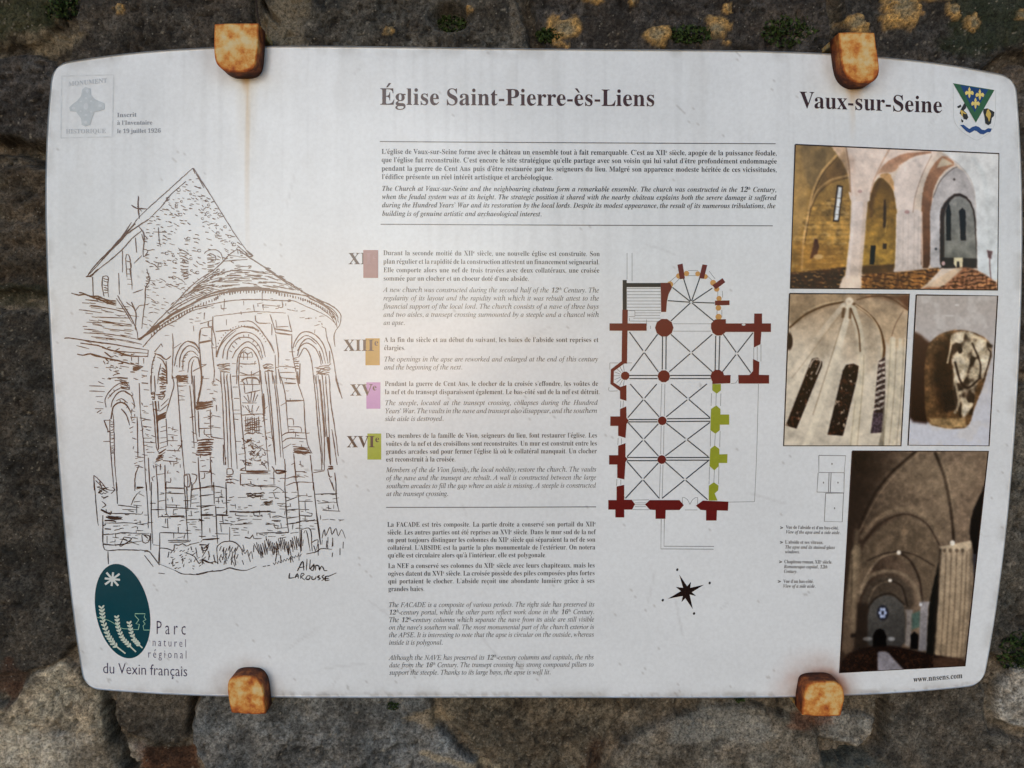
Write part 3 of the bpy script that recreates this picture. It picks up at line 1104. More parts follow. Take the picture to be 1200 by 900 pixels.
P.build_each('black_charge', (46, 42, 36), arms, 0.5)
P = Print(3)
P.poly(K('285 490 312 500 370 545 340 545 320 530 318 580 298 560'))
P.poly(K('655 480 690 540 680 600 664 650 650 600 620 560 636 500'))
P.build_each('gold_charge', (206, 178, 92), arms)
P = Print(2)
P.poly(K('285 690 332 688 372 722 405 742 440 718 490 702 530 716 570 752 610 758 650 732 702 738 680 784 640 786 590 815 545 806 500 770 470 762 440 782 408 798 360 770 312 722'))
P.build('blue_wave', (44, 74, 132), arms)

# ------------------------------------------------------------------ nature park logo
K = tile(100, 650, 6.0)
P = Print(1)
c = (262, 397)
P.poly(K([(c[0] + 188 * math.cos(t) * math.cos(-.2) - 337 * math.sin(t) * math.sin(-.2), c[1] + 188 * math.cos(t) * math.sin(-.2) + 337 * math.sin(t) * math.cos(-.2))
          for t in (2 * math.pi * k / 64 for k in range(64))]))
park = P.build('park_logo', (8, 64, 76), panel, 'tilted dark teal oval park logo with white star and wheat ears', 0.1)
P = Print(2)
for k in range(8):
    an = R(-90 + 45 * k + 6)
    r = 66 if k % 2 == 1 else 54
    P.line(K([(190 + 10 * math.cos(an), 172 + 10 * math.sin(an) * .9), (190 + r * math.cos(an), 172 + r * .9 * math.sin(an))]), 2.4, False)
P.disc(*K([(190, 172)])[0], 2.2)
P.build('star', (206, 214, 214), park, None, 0.05)
for pts, n in (('115 378 125 470 160 570 205 635 282 695', 13), ('222 445 232 520 262 590 305 635 356 684', 11), ('310 486 322 545 345 600 375 632 402 656', 9)):
    P = Print(2)
    p = np.array(num(pts))
    P.line(K(pts), 0.9)
    u = np.linspace(0, 0.80, n)
    seg = np.linspace(0, 1, len(p))
    for uu in u:
        x, y = np.interp(uu, seg, p[:, 0]), np.interp(uu, seg, p[:, 1])
        x2, y2 = np.interp(uu + .03, seg, p[:, 0]), np.interp(uu + .03, seg, p[:, 1])
        t = math.atan2(y2 - y, x2 - x) + math.pi
        for s in (-1, 1):
            an = t + s * 0.75
            L = 24 if n > 11 else 20
            P.disc(*K([(x + L * .6 * math.cos(an), y + L * .6 * math.sin(an))])[0], L * .62 / 6, 1.15, 10, an)
    P.line(K([tuple(p[-1] - (p[-1] - p[-2]) * 0.9), tuple(p[-1])]), 1.6)
    P.build('wheat_ear', (196, 208, 196), park, None, 0.08)
P = Print(2)
P.line(K('82 440 130 452 180 470 250 515 300 522 372 528'), 0.6)
P.line(K('372 528 380 490 356 486 376 458 350 430 350 415 420 415 414 440 426 456 406 468 420 488 406 500 412 530 456 530'), 0.85, False)
P.build('skyline', (150, 196, 172), park)
P = Print(2)
set_line(P, 'P a r c', 'sans', 182.5, 743.0, 218, 744.0, 15.6)
P.build('park_name', (70, 56, 84), panel, 'grey violet park name lettering beside the teal oval')
P = Print(2)
set_line(P, 'n a t u r e l', 'sans', 178.3, 757.0, 218.4, 758.4, 9.4)
P.build('park_name', (96, 86, 112), panel)
P = Print(2)
set_line(P, 'r é g i o n a l', 'sans', 173, 770.6, 219, 771.8, 9.4)
P.build('park_name', (96, 86, 112), panel)
P = Print(2)
set_line(P, 'du Vexin français', 'sans', 120, 789.0, 220, 792.8, 12.6)
P.build('park_name', (70, 58, 86), panel)

# ------------------------------------------------------------------ floor plan of the church
KP, KQ, KR = tile(700, 290, 5.4545), tile(700, 450, 5.4545), tile(740, 580, 5.4545)
plan = Print(1)
for s in '190 35 190 205;222 35 222 215;485 488 725 488;485 535 725 535;580 147 645 147;580 180 640 180;465 217 518 172;488 236 530 195;690 170 735 212;715 152 752 200;770 280 770 322;800 278 800 320;765 398 765 440;796 398 796 446;1000 640 1000 712;1022 632 1022 722;1046 620 1046 728;80 738 135 738;190 738 222 738;80 738 80 780;200 404 240 404;240 404 240 442;240 442 200 442;205 450 205 470;205 470 400 472;315 460 315 500;340 500 340 520;855 870 885 866;885 866 898 845;240 418 405 418;240 434 400 434;230 452 405 452'.split(';'):
    plan.line(KP(s), 0.55)
for k in range(8):
    y = 262 + 20 * k
    plan.line(KP([(190, y), (405, y)]), 0.6)
for k in range(9):
    t = R(100 + 20 * k)
    plan.line(KP([(178 + 34 * math.cos(t), 820 + 30 * math.sin(t)), (178 + 72 * math.cos(t), 820 + 72 * math.sin(t))]), 0.55)
for s in '412 0 405 205;432 0 428 205;408 265 405 450;426 265 423 450;403 515 397 735;420 515 414 735;730 60 727 140;760 62 758 137;790 60 787 140;724 300 722 400;754 318 750 395;785 300 782 405;717 530 714 640;748 552 745 628;777 528 775 640;1030 0 1020 400 1005 752;838 755 1005 752;150 108 148 150;166 106 164 150;133 345 131 390;155 348 153 385;125 608 123 650;150 612 150 645;240 760 310 760;240 772 308 772;240 784 310 784;225 742 330 740;225 803 330 804;545 775 545 725 575 738 592 770;640 775 640 725 610 738 592 770;560 805 640 805;75 20 75 44 130 44'.split(';'):
    plan.line(KQ(s), 0.55)
for s in '190 155 188 345 525 347;210 155 208 328 528 329'.split(';'):
    plan.line(KR(s), 0.75, False)
plan_o = group_part('floor_plan', panel, 'church floor plan with red walls, green openings and grey vault ribs')
plan.build('outline', (120, 124, 130), plan_o, kind='stuff')
P = Print(2)
for x, y in num('480 255 550 195 655 195 735 260 450 340 750 355 470 470 745 470'):
    P.line(KP([(600, 350), (x, y)]), 1.3)
for s in '205 540 390 795;385 555 210 790;470 555 735 795;735 555 460 795;805 555 980 800;995 545 800 795;417 565 415 780;440 565 438 780;757 565 753 785;783 565 777 785;205 818 385 818;205 838 385 838;465 818 725 818;465 838 725 838'.split(';'):
    P.line(KP(s), 1.3)
for s in '210 0 395 210;380 0 195 215;195 245 390 460;390 255 190 465;190 495 395 730;390 505 180 730;470 0 720 215;700 0 440 210;440 250 710 465;720 245 435 460;435 500 705 740;710 490 415 730;200 227 385 227;200 242 385 242;445 222 722 220;445 240 722 238;190 470 385 470;190 490 385 490;440 470 717 470;440 487 717 487;403 30 399 200'.split(';')[:-1]:
    P.line(KQ(s), 1.3)
P.build('vault_ribs', (48, 56, 68), plan_o, kind='stuff')
P = Print(4)
for k, pts in ((KP, '298 665 598 672 890 678 600 350'), (KQ, '297 95 295 355 290 608 578 95 567 355 560 608')):
    for p in num(pts):
        P.disc(*k([p])[0], 1.6, None, 12)
P.build_each('boss', (214, 218, 220), plan_o, 0.05)
P = Print(3)
for s in '78 485 315 485 315 532 78 532;160 398 195 398 190 742 155 742;405 226 465 226 478 255 455 300 445 345 440 412 408 412;800 485 1110 485 1110 540 800 540;1003 422 1053 422 1053 486 1043 618 1000 640;995 712 1036 732 1033 814 1098 815 1098 870 903 870 901 815 972 815 995 790;735 818 852 815 850 868 735 872;727 486 752 460 822 458 822 520 727 520;512 110 545 103 560 198 528 203;672 108 703 112 681 200 650 196;735 242 800 196 818 222 757 267;752 340 845 338 845 368 752 370'.split(';'):
    P.poly(KP(s))
for x, y, r in ((428, 513, 59), (777, 515, 50), (425, 823, 40), (768, 825, 45), (178, 820, 28)):
    P.disc(*KP([(x, y)])[0], r / 5.4545, None, 10)
P.line(KP('172 728 96 785 94 868 152 908'), 4.2, False)
for s in '145 20 186 6 186 108 145 95;145 160 185 143 187 215 201 235 187 255 180 345 133 330 133 268 83 268 83 207 145 207;133 395 180 378 180 465 193 480 180 500 173 610 127 600 127 515 75 515 75 455 133 455;123 655 172 645 172 740 220 740 241 768 222 803 172 803 172 853 115 853 115 803 70 803 70 742 123 742;305 770 335 742 525 742 553 775 525 806 437 806 435 862 372 862 372 806 335 803;630 778 675 745 838 752 835 810 765 808 762 873 695 873 695 808 660 805'.split(';'):
    P.poly(KQ(s))
for x, y in ((415, 235), (412, 483)):
    P.disc(*KQ([(x, y)])[0], 5.2, None, 12)
P.build_each('old_wall', (98, 20, 24), plan_o, 0.12)
P = Print(3)
for s in '162 208 188 208 188 398 162 398;186 227 405 227 405 253 186 253'.split(';'):
    P.poly(KP(s))
P.build_each('black_wall', (28, 28, 34), plan_o)
P = Print(2)
for x, y, r in ((520, 182, 17), (570, 166, 17), (465, 236, 20), (642, 168, 16), (690, 186, 16), (740, 226, 19), (763, 266, 17), (778, 326, 17), (774, 386, 18), (775, 444, 20)):
    P.disc(*KP([(x, y)])[0], r / 5.4545, None, 14)
P.build_each('altered_opening', (196, 148, 86), plan_o)
P = Print(3)
for s in '735 0 790 0 790 40 763 62 735 40;727 160 760 137 787 160 787 195 843 195 843 260 783 260 783 295 755 318 722 295;722 415 750 393 780 415 780 450 832 448 830 505 777 505 777 525 748 552 717 525;713 650 745 628 775 650 772 680 750 700 768 745 712 745'.split(';'):
    P.poly(KQ(s))
P.build_each('added_wall', (146, 156, 46), plan_o, 0.12)
P = Print(4)
P.disc(*KP([(935, 493)])[0], 2.2, 1.3, 10)
P.build('niche', (210, 212, 212), plan_o)
P = Print(2)
P.poly(KR('305 508 356 584 380 556 376 594 464 574 386 622 413 646 372 636 392 730 344 660 320 686 328 646 233 664 316 615 284 588 330 594'))
rose = P.build('compass_rose', (30, 18, 18), panel, 'small tilted dark compass star under the floor plan', 0.1)
P = Print(2)
for x, y in num('293 478 500 563 200 673 400 758'):
    P.disc(*KR([(x, y)])[0], 1.35, 1.7, 10, 0.4)
P.build_each('compass_point', (50, 46, 50), rose)
K = tile(900, 520, 5.0)
P = Print(2)
for s in '298 68 455 70 447 170 298 168 298 68;294 170 287 283 445 288 447 170;358 170 354 284;370 170 365 284;338 290 330 455 435 458 443 290 338 290'.split(';'):
    P.line(K(s), 0.8, False)
for x, y in num('375 118 325 228 410 228 390 378'):
    P.disc(*K([(x, y)])[0], 0.8, 1.2, 8)
P.build('picture_key', (120, 120, 124), panel, 'small outline key of the photograph layout')
# ------------------------------------------------------------------ pen drawing of the apse
S6 = 6.6667
DA, DB, DC, DD = tile(70, 190, S6), tile(230, 190, S6), tile(70, 315, S6), tile(230, 315, S6)
DE, DF, DG, DH = tile(70, 440, S6), tile(230, 440, S6), tile(70, 565, S6), tile(230, 565, S6)
INKB = (84, 48, 36)


def strokes(P, K, s, w=0.95, wob=0.10):
    for t in s.split(';'):
        t = t.strip()
        if t:
            P.line(K(t), 1.25 * w * RNG.uniform(0.85, 1.15), True, wob, True)


def hatch(P, K, quad, n, w=1.0, wob=0.2):
    """n pen strokes from the first edge to the opposite edge of a quad a b c d (a-d to b-c)"""
    a, b, c, d = [np.array(p) for p in K(quad)]
    n = max(3, int(n * 0.85))
    for k in range(n):
        t = (k + RNG.uniform(-.25, .25) + .5) / n
        u = np.clip(t + RNG.uniform(-.05, .05), 0, 1)
        P.line([tuple(a + (d - a) * t), tuple((a + b) / 2 * (1 - t) + (c + d) / 2 * t + RNG.normal(0, .3, 2)), tuple(b + (c - b) * u)], 1.2 * w * RNG.uniform(.7, 1.2), True, wob, True)


def dashes(P, poly, n, L, ang, w=0.85, spread=0.25, loops=0.0):
    """free pen dashes scattered over an area (photo pixels)"""
    p = np.array(poly)
    lo, hi = p.min(0), p.max(0)
    k = 0
    pts = []
    tries = 0
    while k < n and tries < n * 60:
        tries += 1
        x, y = RNG.uniform(lo, hi)
        if not inside(poly, np.array([x]), np.array([y]))[0]:
            continue
        if any(abs(x - q[0]) < L * .8 and abs(y - q[1]) < 2.2 for q in pts):
            continue
        pts.append((x, y))
        k += 1
        if RNG.random() < loops:
            r = RNG.uniform(1.0, 1.9)
            P.line([(x + r * 1.3 * math.cos(t), y + r * math.sin(t)) for t in np.linspace(0.3, 6.0, 8)], w * .8, True, 0, True)
            continue
        a = ang + RNG.normal(0, spread)
        l = L * RNG.uniform(.5, 1.3)
        P.line([(x, y), (x + l * .5 * math.cos(a), y + l * .5 * math.sin(a) + RNG.uniform(-.5, .5)), (x + l * math.cos(a), y + l * math.sin(a))], w * RNG.uniform(.75, 1.25), True, 0, True)


# gable and tower roof
P = Print(2)
strokes(P, DA, '1040 45 900 170 780 280 690 360 600 450;600 450 500 590 400 690 300 800 215 890;1045 45 1100 135 1160 225 1200 295;985 150 870 250 800 340 740 400 690 450;640 535 560 600 490 680 400 760 310 830 250 890;590 590 600 705;615 500 650 545 660 600 650 700 655 740;660 570 688 600 650 602;490 690 490 860;520 720 545 740 560 900;520 720 515 770 550 780 556 830 525 835;515 770 525 900;770 510 775 600 785 660;730 545 830 550;650 740 700 720;640 560 660 640;650 680 690 690 660 740;580 790 640 730;560 470 500 560 430 650')
strokes(P, DA, '690 450 610 500 500 580 410 670 320 760 240 850 218 892;615 275 612 330 620 440;560 335 600 360 680 365;605 345 640 385;612 262 618 280;205 895 245 890;590 480 480 590 380 700;1040 50 1060 90', 1.35)
strokes(P, DB, '0 90 100 240 200 400 300 560 400 700 440 735;320 680 400 735 500 800 600 870 670 900;0 95 60 200;320 680 260 720 210 775 140 840 60 900;320 650 380 700 440 735;60 715 90 690 150 685 190 710 210 770;85 730 110 715 150 735 150 770;210 775 320 765 400 760;310 815 410 815;200 870 300 845 450 850 600 880;250 885 360 890;400 885 510 890;120 880 260 850;330 740 390 745;260 730 330 735', 0.95)
strokes(P, DB, '390 690 440 732 410 735 380 700;500 800 620 872', 1.3)
dashes(P, [(224, 204), (178, 250), (166, 272), (172, 330), (240, 345), (262, 318), (290, 300), (228, 206)], 200, 5.2, 0.22, 1.15, 0.28, 0.12)
dashes(P, [(224, 204), (178, 250), (170, 275), (205, 275), (232, 235), (236, 220)], 34, 3.6, 0.25, 0.9)
dashes(P, [(236, 222), (232, 250), (262, 290), (284, 296), (250, 244)], 40, 3.6, 0.5, 0.9, .6, 0.2)
dashes(P, [(168, 330), (166, 380), (178, 390), (206, 360), (236, 338), (200, 322)], 55, 5.5, 0.25, 0.8)
hatch(P, DA, '930 660 1010 690 1000 900 950 900', 11, 1.1)
hatch(P, DB, '85 735 150 735 135 860 90 870', 9, 1.2)
draw = group_part('church_drawing', panel, 'brown pen drawing of a round church apse with conical roof and gable')
P.build('gable_strokes', INKB, draw, kind='stuff')

# nave roof at the left and the cone of the apse roof
P = Print(2)
strokes(P, DC, '215 60 245 50 300 0;255 65 260 215;335 60 360 55 380 70 375 120 380 220;335 60 330 130 345 215;460 30 465 200;545 0 560 90 565 160;520 40 550 40;525 80 558 82;528 120 560 122;680 0 700 90 670 150 665 260 650 370 640 470;175 265 230 270;230 290 330 300 490 330;150 320 200 325 330 345;250 375 360 380 540 385;300 400 420 420 560 435;255 425 330 440;330 410 480 440 560 450;190 470 280 480;380 470 560 490;185 500 300 505 420 515 600 550;245 530 400 545 520 560;180 450 215 450;200 240 300 250;200 345 260 352;520 560 640 590;440 360 470 375;450 210 500 290 560 390 600 480 610 545;440 230 490 300 570 430;520 260 590 330 590 480;130 600 230 625;180 555 250 580;590 330 620 290 690 280;560 260 600 350;570 190 650 160')
strokes(P, DC, '90 190 150 205 200 200 260 225 330 230 380 245 440 250;150 185 180 190 240 215 300 215 350 240;35 545 70 540 200 560 300 575 420 590 560 615 690 635;160 580 300 600 420 640 690 660;330 615 450 650 550 680 690 685;690 635 685 685;135 665 180 675 240 665 330 690 420 710 520 735 650 765;240 660 270 680 350 690;350 650 400 690 420 680;210 60 250 62', 1.35)
strokes(P, DC, '340 720 355 745;460 670 540 680;470 760 540 770;420 800 470 820;360 770 400 775;270 770 300 775;330 855 350 860;380 850 400 860;300 880 340 900;640 795 690 800;640 830 680 840;640 890 690 895;450 850 530 860;470 880 540 890;390 765 440 780;560 690 560 720;615 690 615 740;655 700 655 740', 1.1)
hatch(P, DC, '570 762 650 765 600 800 572 795', 6, 1.4)
hatch(P, DC, '340 60 380 70 378 210 345 205', 8, 1.1)
hatch(P, DC, '250 225 440 255 440 290 330 250', 5, 1.2)
hatch(P, DC, '675 20 700 30 700 150 668 160', 7, 1.0)
hatch(P, DC, '945 0 1000 0 1010 80 970 90', 7, 1.1)
strokes(P, DC, '610 550 650 530 720 470 800 410 900 340 1000 290 1100 240 1200 205;620 556 690 500 780 440', 1.8)
strokes(P, DC, '650 610 720 530 800 460 920 395 1030 330 1200 285;690 490 780 390 900 270 1000 160 1100 75 1200 15;640 540 740 480 840 410 960 340 1100 280;900 290 1000 235 1150 180;980 230 1100 150 1200 120;1000 200 1100 110 1200 80;860 340 1000 255 1200 170;840 330 930 270;1040 150 1200 50;780 430 900 350 1050 280')
arc = [(70 + a / S6, 315 + b / S6) for a, b in num('700 520 800 440 900 370 1000 315 1100 270 1200 235')] + [(230 + a / S6, 315 + b / S6) for a, b in num('200 185 300 175 400 165 500 165 600 175 700 195 800 220 880 245 960 285 1040 330 1090 390')]
arc = np.array(arc)
tt = np.linspace(0, 1, len(arc))
for u in np.linspace(0.01, 0.99, 74):
    x, y = np.interp(u, tt, arc[:, 0]), np.interp(u, tt, arc[:, 1])
    h = RNG.uniform(2.2, 4.6)
    P.line([(x, y), (x + RNG.uniform(-.3, .5) + .5 * (u - .5), y + h)], RNG.uniform(.8, 1.7), False, 0)
roof = Print(2)
strokes(P, DD, '0 245 100 200 200 170 300 155 400 150 500 150 600 165 700 185 800 200 880 215;100 215 250 180 380 165 520 165 650 180 760 195;250 172 420 158 560 160', 1.9)
strokes(P, DD, '540 0 640 60 750 125 850 190 950 240 1040 280 1100 320 1130 370 1120 440 1090 480;540 0 660 80 800 170', 1.25)
strokes(P, DD, '850 210 950 260 1040 300 1095 350 1110 420;880 230 1000 290 1080 370 1100 460;900 220 1010 285 1110 380;870 250 960 300 1050 370 1090 440;1090 480 1075 530 1085 610;280 15 360 20;240 50 350 50;380 45 500 55;180 75 300 70 420 80;430 70 560 85;160 100 330 105;480 110 600 105 720 130;0 150 100 130 200 150;600 130 760 165;0 120 90 60 180 0;0 180 80 150 180 165;200 130 340 125;360 110 470 120;560 60 640 90;250 90 380 95;520 130 640 150;100 110 200 80;300 30 420 25;430 20 520 35')
strokes(P, DD, '0 300 100 280 200 260 300 245 400 240 500 240 600 245 700 250 760 250 850 290 930 325 1020 370 1080 420;720 240 745 248 712 258;140 370 300 350 450 335 600 340 700 345;195 280 195 310 215 315;370 250 370 285;445 280 455 335;515 185 515 250;515 280 525 325;515 280 650 295;670 255 675 300 640 300;460 365 475 420 580 425;235 395 235 440;65 340 60 395;220 235 215 330;150 490 300 475;580 232 600 235;770 305 772 315;870 385 905 385;30 430 95 410')
def fan(n, lo, hi):
    for k in range(n):
        u = RNG.uniform(-.92, .92)
        h = math.sqrt(RNG.uniform(lo * lo, hi * hi))
        # cone: apex about (292, 300), eave an ellipse arc from (180, 392) over (290, 338) to (398, 385)
        ex, ey = 290 + 108 * math.sin(u * 1.5), 338 + 50 * (1 - math.cos(u * 1.35))
        x, y = 288 + (ex - 288) * h, 298 + (ey - 298) * h
        a = 0.62 * u * (0.4 + .8 * h)
        l = RNG.uniform(4, 11) * (0.4 + 0.7 * h)
        P.line([(x, y), (x + l * .5 * math.cos(a), y + l * .5 * math.sin(a) - .25), (x + l * math.cos(a), y + l * math.sin(a))], RNG.uniform(.7, 1.2), True, 0, True)


fan(120, .25, .97)
dashes(P, [(100, 350), (140, 352), (158, 392), (160, 402), (100, 396)], 34, 13, 0.16, 0.9, 0.05)
dashes(P, [(112, 405), (150, 412), (166, 428), (160, 445), (128, 440)], 26, 5, 0.12, 1.1, 0.3)
draw2 = P.build('roof_strokes', (84, 46, 32), draw, kind='stuff')

# apse wall, windows and buttresses, upper half
P = Print(2)
strokes(P, DC, '880 505 885 600 880 760 875 860;1045 445 1047 490;1130 345 1128 395;1100 480 1090 560;1185 560 1200 600;1160 410 1195 400;1160 410 1160 450 1195 455;750 660 720 760 715 900;760 690 800 710 830 780 835 900;790 740 770 830 765 900;790 585 805 610;895 760 910 680 950 600 1000 565 1060 585 1090 640 1100 720;935 770 940 690 970 630 1010 600 1060 620 1090 660;960 790 965 700 1000 650 1040 645 1080 680;1000 810 1010 730 1040 690 1080 700 1100 790 1105 900;1030 900 1030 760 1050 710;880 850 920 850 1000 830;1040 800 1080 780 1140 750;890 620 950 580;740 650 790 590;830 720 840 900;1195 380 1190 480')
strokes(P, DC, '1085 575 1185 555;740 660 790 680 830 710 870 680;1000 565 1060 590 1095 640;1080 690 1100 790', 1.5)
hatch(P, DC, '800 760 830 790 835 900 790 900', 8, 1.7)
hatch(P, DC, '910 842 1000 830 1000 885 915 890', 5, 1.4)
for a, b, c, d in ((745, 690, 728, 695), (740, 715, 722, 722), (735, 745, 718, 750), (732, 775, 715, 780), (728, 810, 712, 812), (795, 780, 775, 785), (800, 820, 772, 825), (800, 860, 768, 865)):
    strokes(P, DC, f'{a} {b} {c} {d}', 1.1)
for a, b in ((975, 720), (985, 690), (1000, 668), (968, 755)):
    strokes(P, DC, f'{a} {b} {a - 18} {b + 12}', 1.0)
strokes(P, DD, '20 575 35 470 120 460;120 460 120 565;130 370 130 460 150 560 155 680;95 410 95 450 130 450;120 570 130 700 140 800 135 900;20 580 40 800 45 900;40 750 80 745;155 690 175 620 220 540 290 480 370 450 430 460 490 485;330 415 420 410 480 450 540 530 590 600 610 660;205 700 220 620 260 560 320 510 390 495 460 520 510 580 540 690;240 710 250 630 300 560 360 535 430 545 490 600 520 700;280 700 310 640 360 590 410 570 470 620 510 710;315 900 320 720 340 660 380 615 420 620 460 660 490 740 495 900;332 900 335 720 355 655 390 630;165 670 190 600 240 540 310 480;345 690 350 660 380 650 400 670 430 650 440 690;330 690 440 690;370 660 370 710;400 660 400 710;330 740 400 745 470 740;340 810 420 830 490 800;340 830 490 830;430 800 430 840;350 870 400 850 470 850 490 880;360 880 380 900;430 860 430 900;460 720 455 750;345 760 360 770;150 860 190 885;190 800 190 900;215 800 215 900;240 820 240 900;265 820 270 900;500 790 510 900;535 800 545 900;560 800 570 900;590 790 600 900;615 670 620 780 630 900;625 770 645 770;280 740 310 740;280 840 310 838;620 400 630 460;620 455 720 450;620 510 640 660 640 760;745 510 750 650 790 860 800 900;640 760 770 770;655 810 770 810;660 850 780 860;690 890 780 895;640 780 660 900;590 430 590 520;500 480 560 560 600 640')
strokes(P, DD, '575 355 600 430 620 500;745 490 715 360;755 620 770 570 810 510 860 490 920 510 980 570 1010 640 1030 740;770 610 800 560 860 520 930 560 980 630 1010 740;790 680 810 610 860 580 920 610 960 680 975 750;800 690 840 620 870 640 900 720 920 900;760 700 800 690;790 800 800 900;810 740 805 900;925 830 935 900;950 830 960 900;980 830 990 900;1010 840 1015 900;1035 830 1045 900;1010 460 1020 540 1050 620 1070 700 1085 800 1105 900;790 640 830 570 880 545 940 590;960 640 990 740;980 450 1005 465;1040 640 1045 740', 1.05)
strokes(P, DD, '20 580 120 562;610 470 750 490;620 500 740 515;1090 860 1110 900;370 450 440 460 490 485;155 690 165 640', 1.7)
for a in ((280, 600, 300, 620), (300, 570, 320, 590), (330, 535, 345, 555), (370, 515, 372, 535), (450, 560, 440, 575), (480, 590, 470, 605), (500, 640, 485, 645), (260, 640, 280, 650), (410, 510, 408, 530)):
    strokes(P, DD, '%d %d %d %d' % a, 1.2)
for k in range(22):
    t = R(200 + k * 6.2)
    x, y = 360 + 205 * math.cos(t), 690 + 240 * math.sin(t)
    P.line(DD([(x, y), (x + 9 * math.cos(t), y + 9 * math.sin(t))]), 1.0, False)
hatch(P, DD, '160 742 265 735 262 815 180 805', 6, 1.2, .5)
hatch(P, DD, '515 750 602 740 600 800 530 800', 6, 1.2, .5)
hatch(P, DD, '930 765 1055 745 1040 835 945 830', 8, 1.3, .6)
hatch(P, DD, '765 715 805 718 800 790 775 790', 5, 1.2, .4)
for poly, n in (([(186, 380), (240, 356), (330, 352), (380, 372), (382, 392), (330, 368), (250, 366), (190, 396)], 26), ([(206, 420), (218, 420), (216, 470), (206, 470)], 8),
                ([(236, 392), (248, 392), (250, 470), (238, 470)], 9), ([(328, 396), (340, 396), (348, 470), (334, 470)], 9)):
    dashes(P, poly, n, 6, 0.03, 0.8, 0.12)
    dashes(P, poly, n // 3, 4, 1.5, 0.8, 0.1)
P.build('apse_strokes', (86, 46, 32), draw, kind='stuff')

# lower half of the drawing
P = Print(2)
strokes(P, DE, '360 250 355 180 400 110 450 70 500 55 540 80 545 110;375 180 420 130 480 95 520 110;400 250 415 190 450 140 500 120 560 160 580 220 580 260;440 200 480 180 530 215;385 150 400 165;420 110 430 130;470 190 475 210;510 200 505 225;535 240 520 255;380 25 460 15 530 20;430 40 520 40;450 20 540 60;500 60 540 100;510 130 570 160 560 130;230 80 350 85;230 120 350 125;280 165 335 165;290 205 340 212;275 260 340 260;290 290 320 270;310 300 330 290;305 50 335 65;370 25 395 30;410 280 420 350 425 500 430 700 450 900;390 340 395 550 415 800 425 900;350 350 400 350;345 350 380 440;340 515 390 515;480 260 520 310 545 390;560 330 610 325;560 355 585 340;545 415 575 400;550 445 570 440;605 330 610 640;585 900 590 780 620 700;590 650 610 645;580 690 605 680;600 720 625 715;610 640 660 640;590 880 650 880;630 300 650 480 660 640 675 900;690 640 705 900;640 15 680 0;640 60 690 65;655 110 700 115;655 240 690 240;655 290 695 295;645 355 670 345 715 350;650 395 715 405;650 490 720 490;660 520 725 525;680 555 725 560;680 600 740 600;620 60 630 300;555 290 565 330;395 560 420 560;395 600 420 600')
strokes(P, DE, '410 280 420 240 470 210 520 230 555 290;370 440 395 440;480 100 545 110;400 340 408 280', 1.7)
hatch(P, DE, '396 350 420 350 430 620 402 620', 16, .7)
hatch(P, DE, '470 60 540 50 545 105 480 90', 4, 1.2, .5)
strokes(P, DE, '710 0 715 150;740 0 745 130;710 140 740 130 740 190;750 150 820 150 800 190;725 200 740 350 755 560 775 600;770 200 775 280;880 0 890 80 860 190 830 300;790 240 850 180;780 280 850 220;830 340 840 550;790 405 830 395;785 440 830 430;785 490 835 485;780 530 840 515;780 570 835 550;750 690 765 900;820 700 825 900;760 775 825 765;785 690 785 740;845 460 920 470;845 510 920 510;885 475 885 510;870 415 905 425;885 400 880 430;835 585 940 590;920 550 945 550 920 590;805 665 915 675;915 640 915 675;890 680 890 710;940 695 940 720;830 830 865 835 865 800;820 880 970 885;920 80 935 300 955 560 975 780;945 510 955 510 945 570;1015 80 1030 250 1040 400 1050 560;1035 0 1050 200 1060 400 1075 520;1050 0 1060 260;1015 330 1050 320;1030 440 1065 460;1030 520 1070 525;1030 560 1055 565;1035 605 1065 610;1035 675 1065 680;920 30 920 80 990 80;1080 275 1090 480;1175 265 1180 480;1120 330 1190 320;1090 415 1190 410;1130 420 1130 460 1190 460;1080 640 1095 900;1175 640 1190 900;1110 710 1140 705;1095 750 1180 750;1130 760 1130 800 1105 805;1040 885 1200 870;970 780 1010 770 1020 830 1010 870 975 860 970 780;1000 780 1000 870;1030 770 1070 780 1060 830 1040 850;1040 850 1035 900;990 870 1000 900;265 780 290 800 330 840 370 890 430 900;265 780 270 900;280 820 320 860;290 870 340 860;310 830 330 880')
strokes(P, DE, '745 200 760 350 770 580;1110 0 1105 70 1075 220 1065 260', 1.7)
hatch(P, DE, '772 0 830 0 828 130 785 140', 8, 1.6)
hatch(P, DE, '900 0 1005 0 1000 60 925 40', 5, 1.4)
hatch(P, DE, '750 322 832 285 830 330 755 360', 5, 1.6)
hatch(P, DE, '775 605 832 570 800 668 738 690', 7, 1.5)
hatch(P, DE, '1075 216 1200 190 1195 245 1070 275', 5, 1.5)
hatch(P, DE, '1090 500 1200 490 1180 630 1060 630', 10, 1.5)
hatch(P, DE, '715 140 745 140 740 195 720 190', 4, 1.4)
hatch(P, DE, '760 150 820 135 800 190 770 180', 4, 1.4)
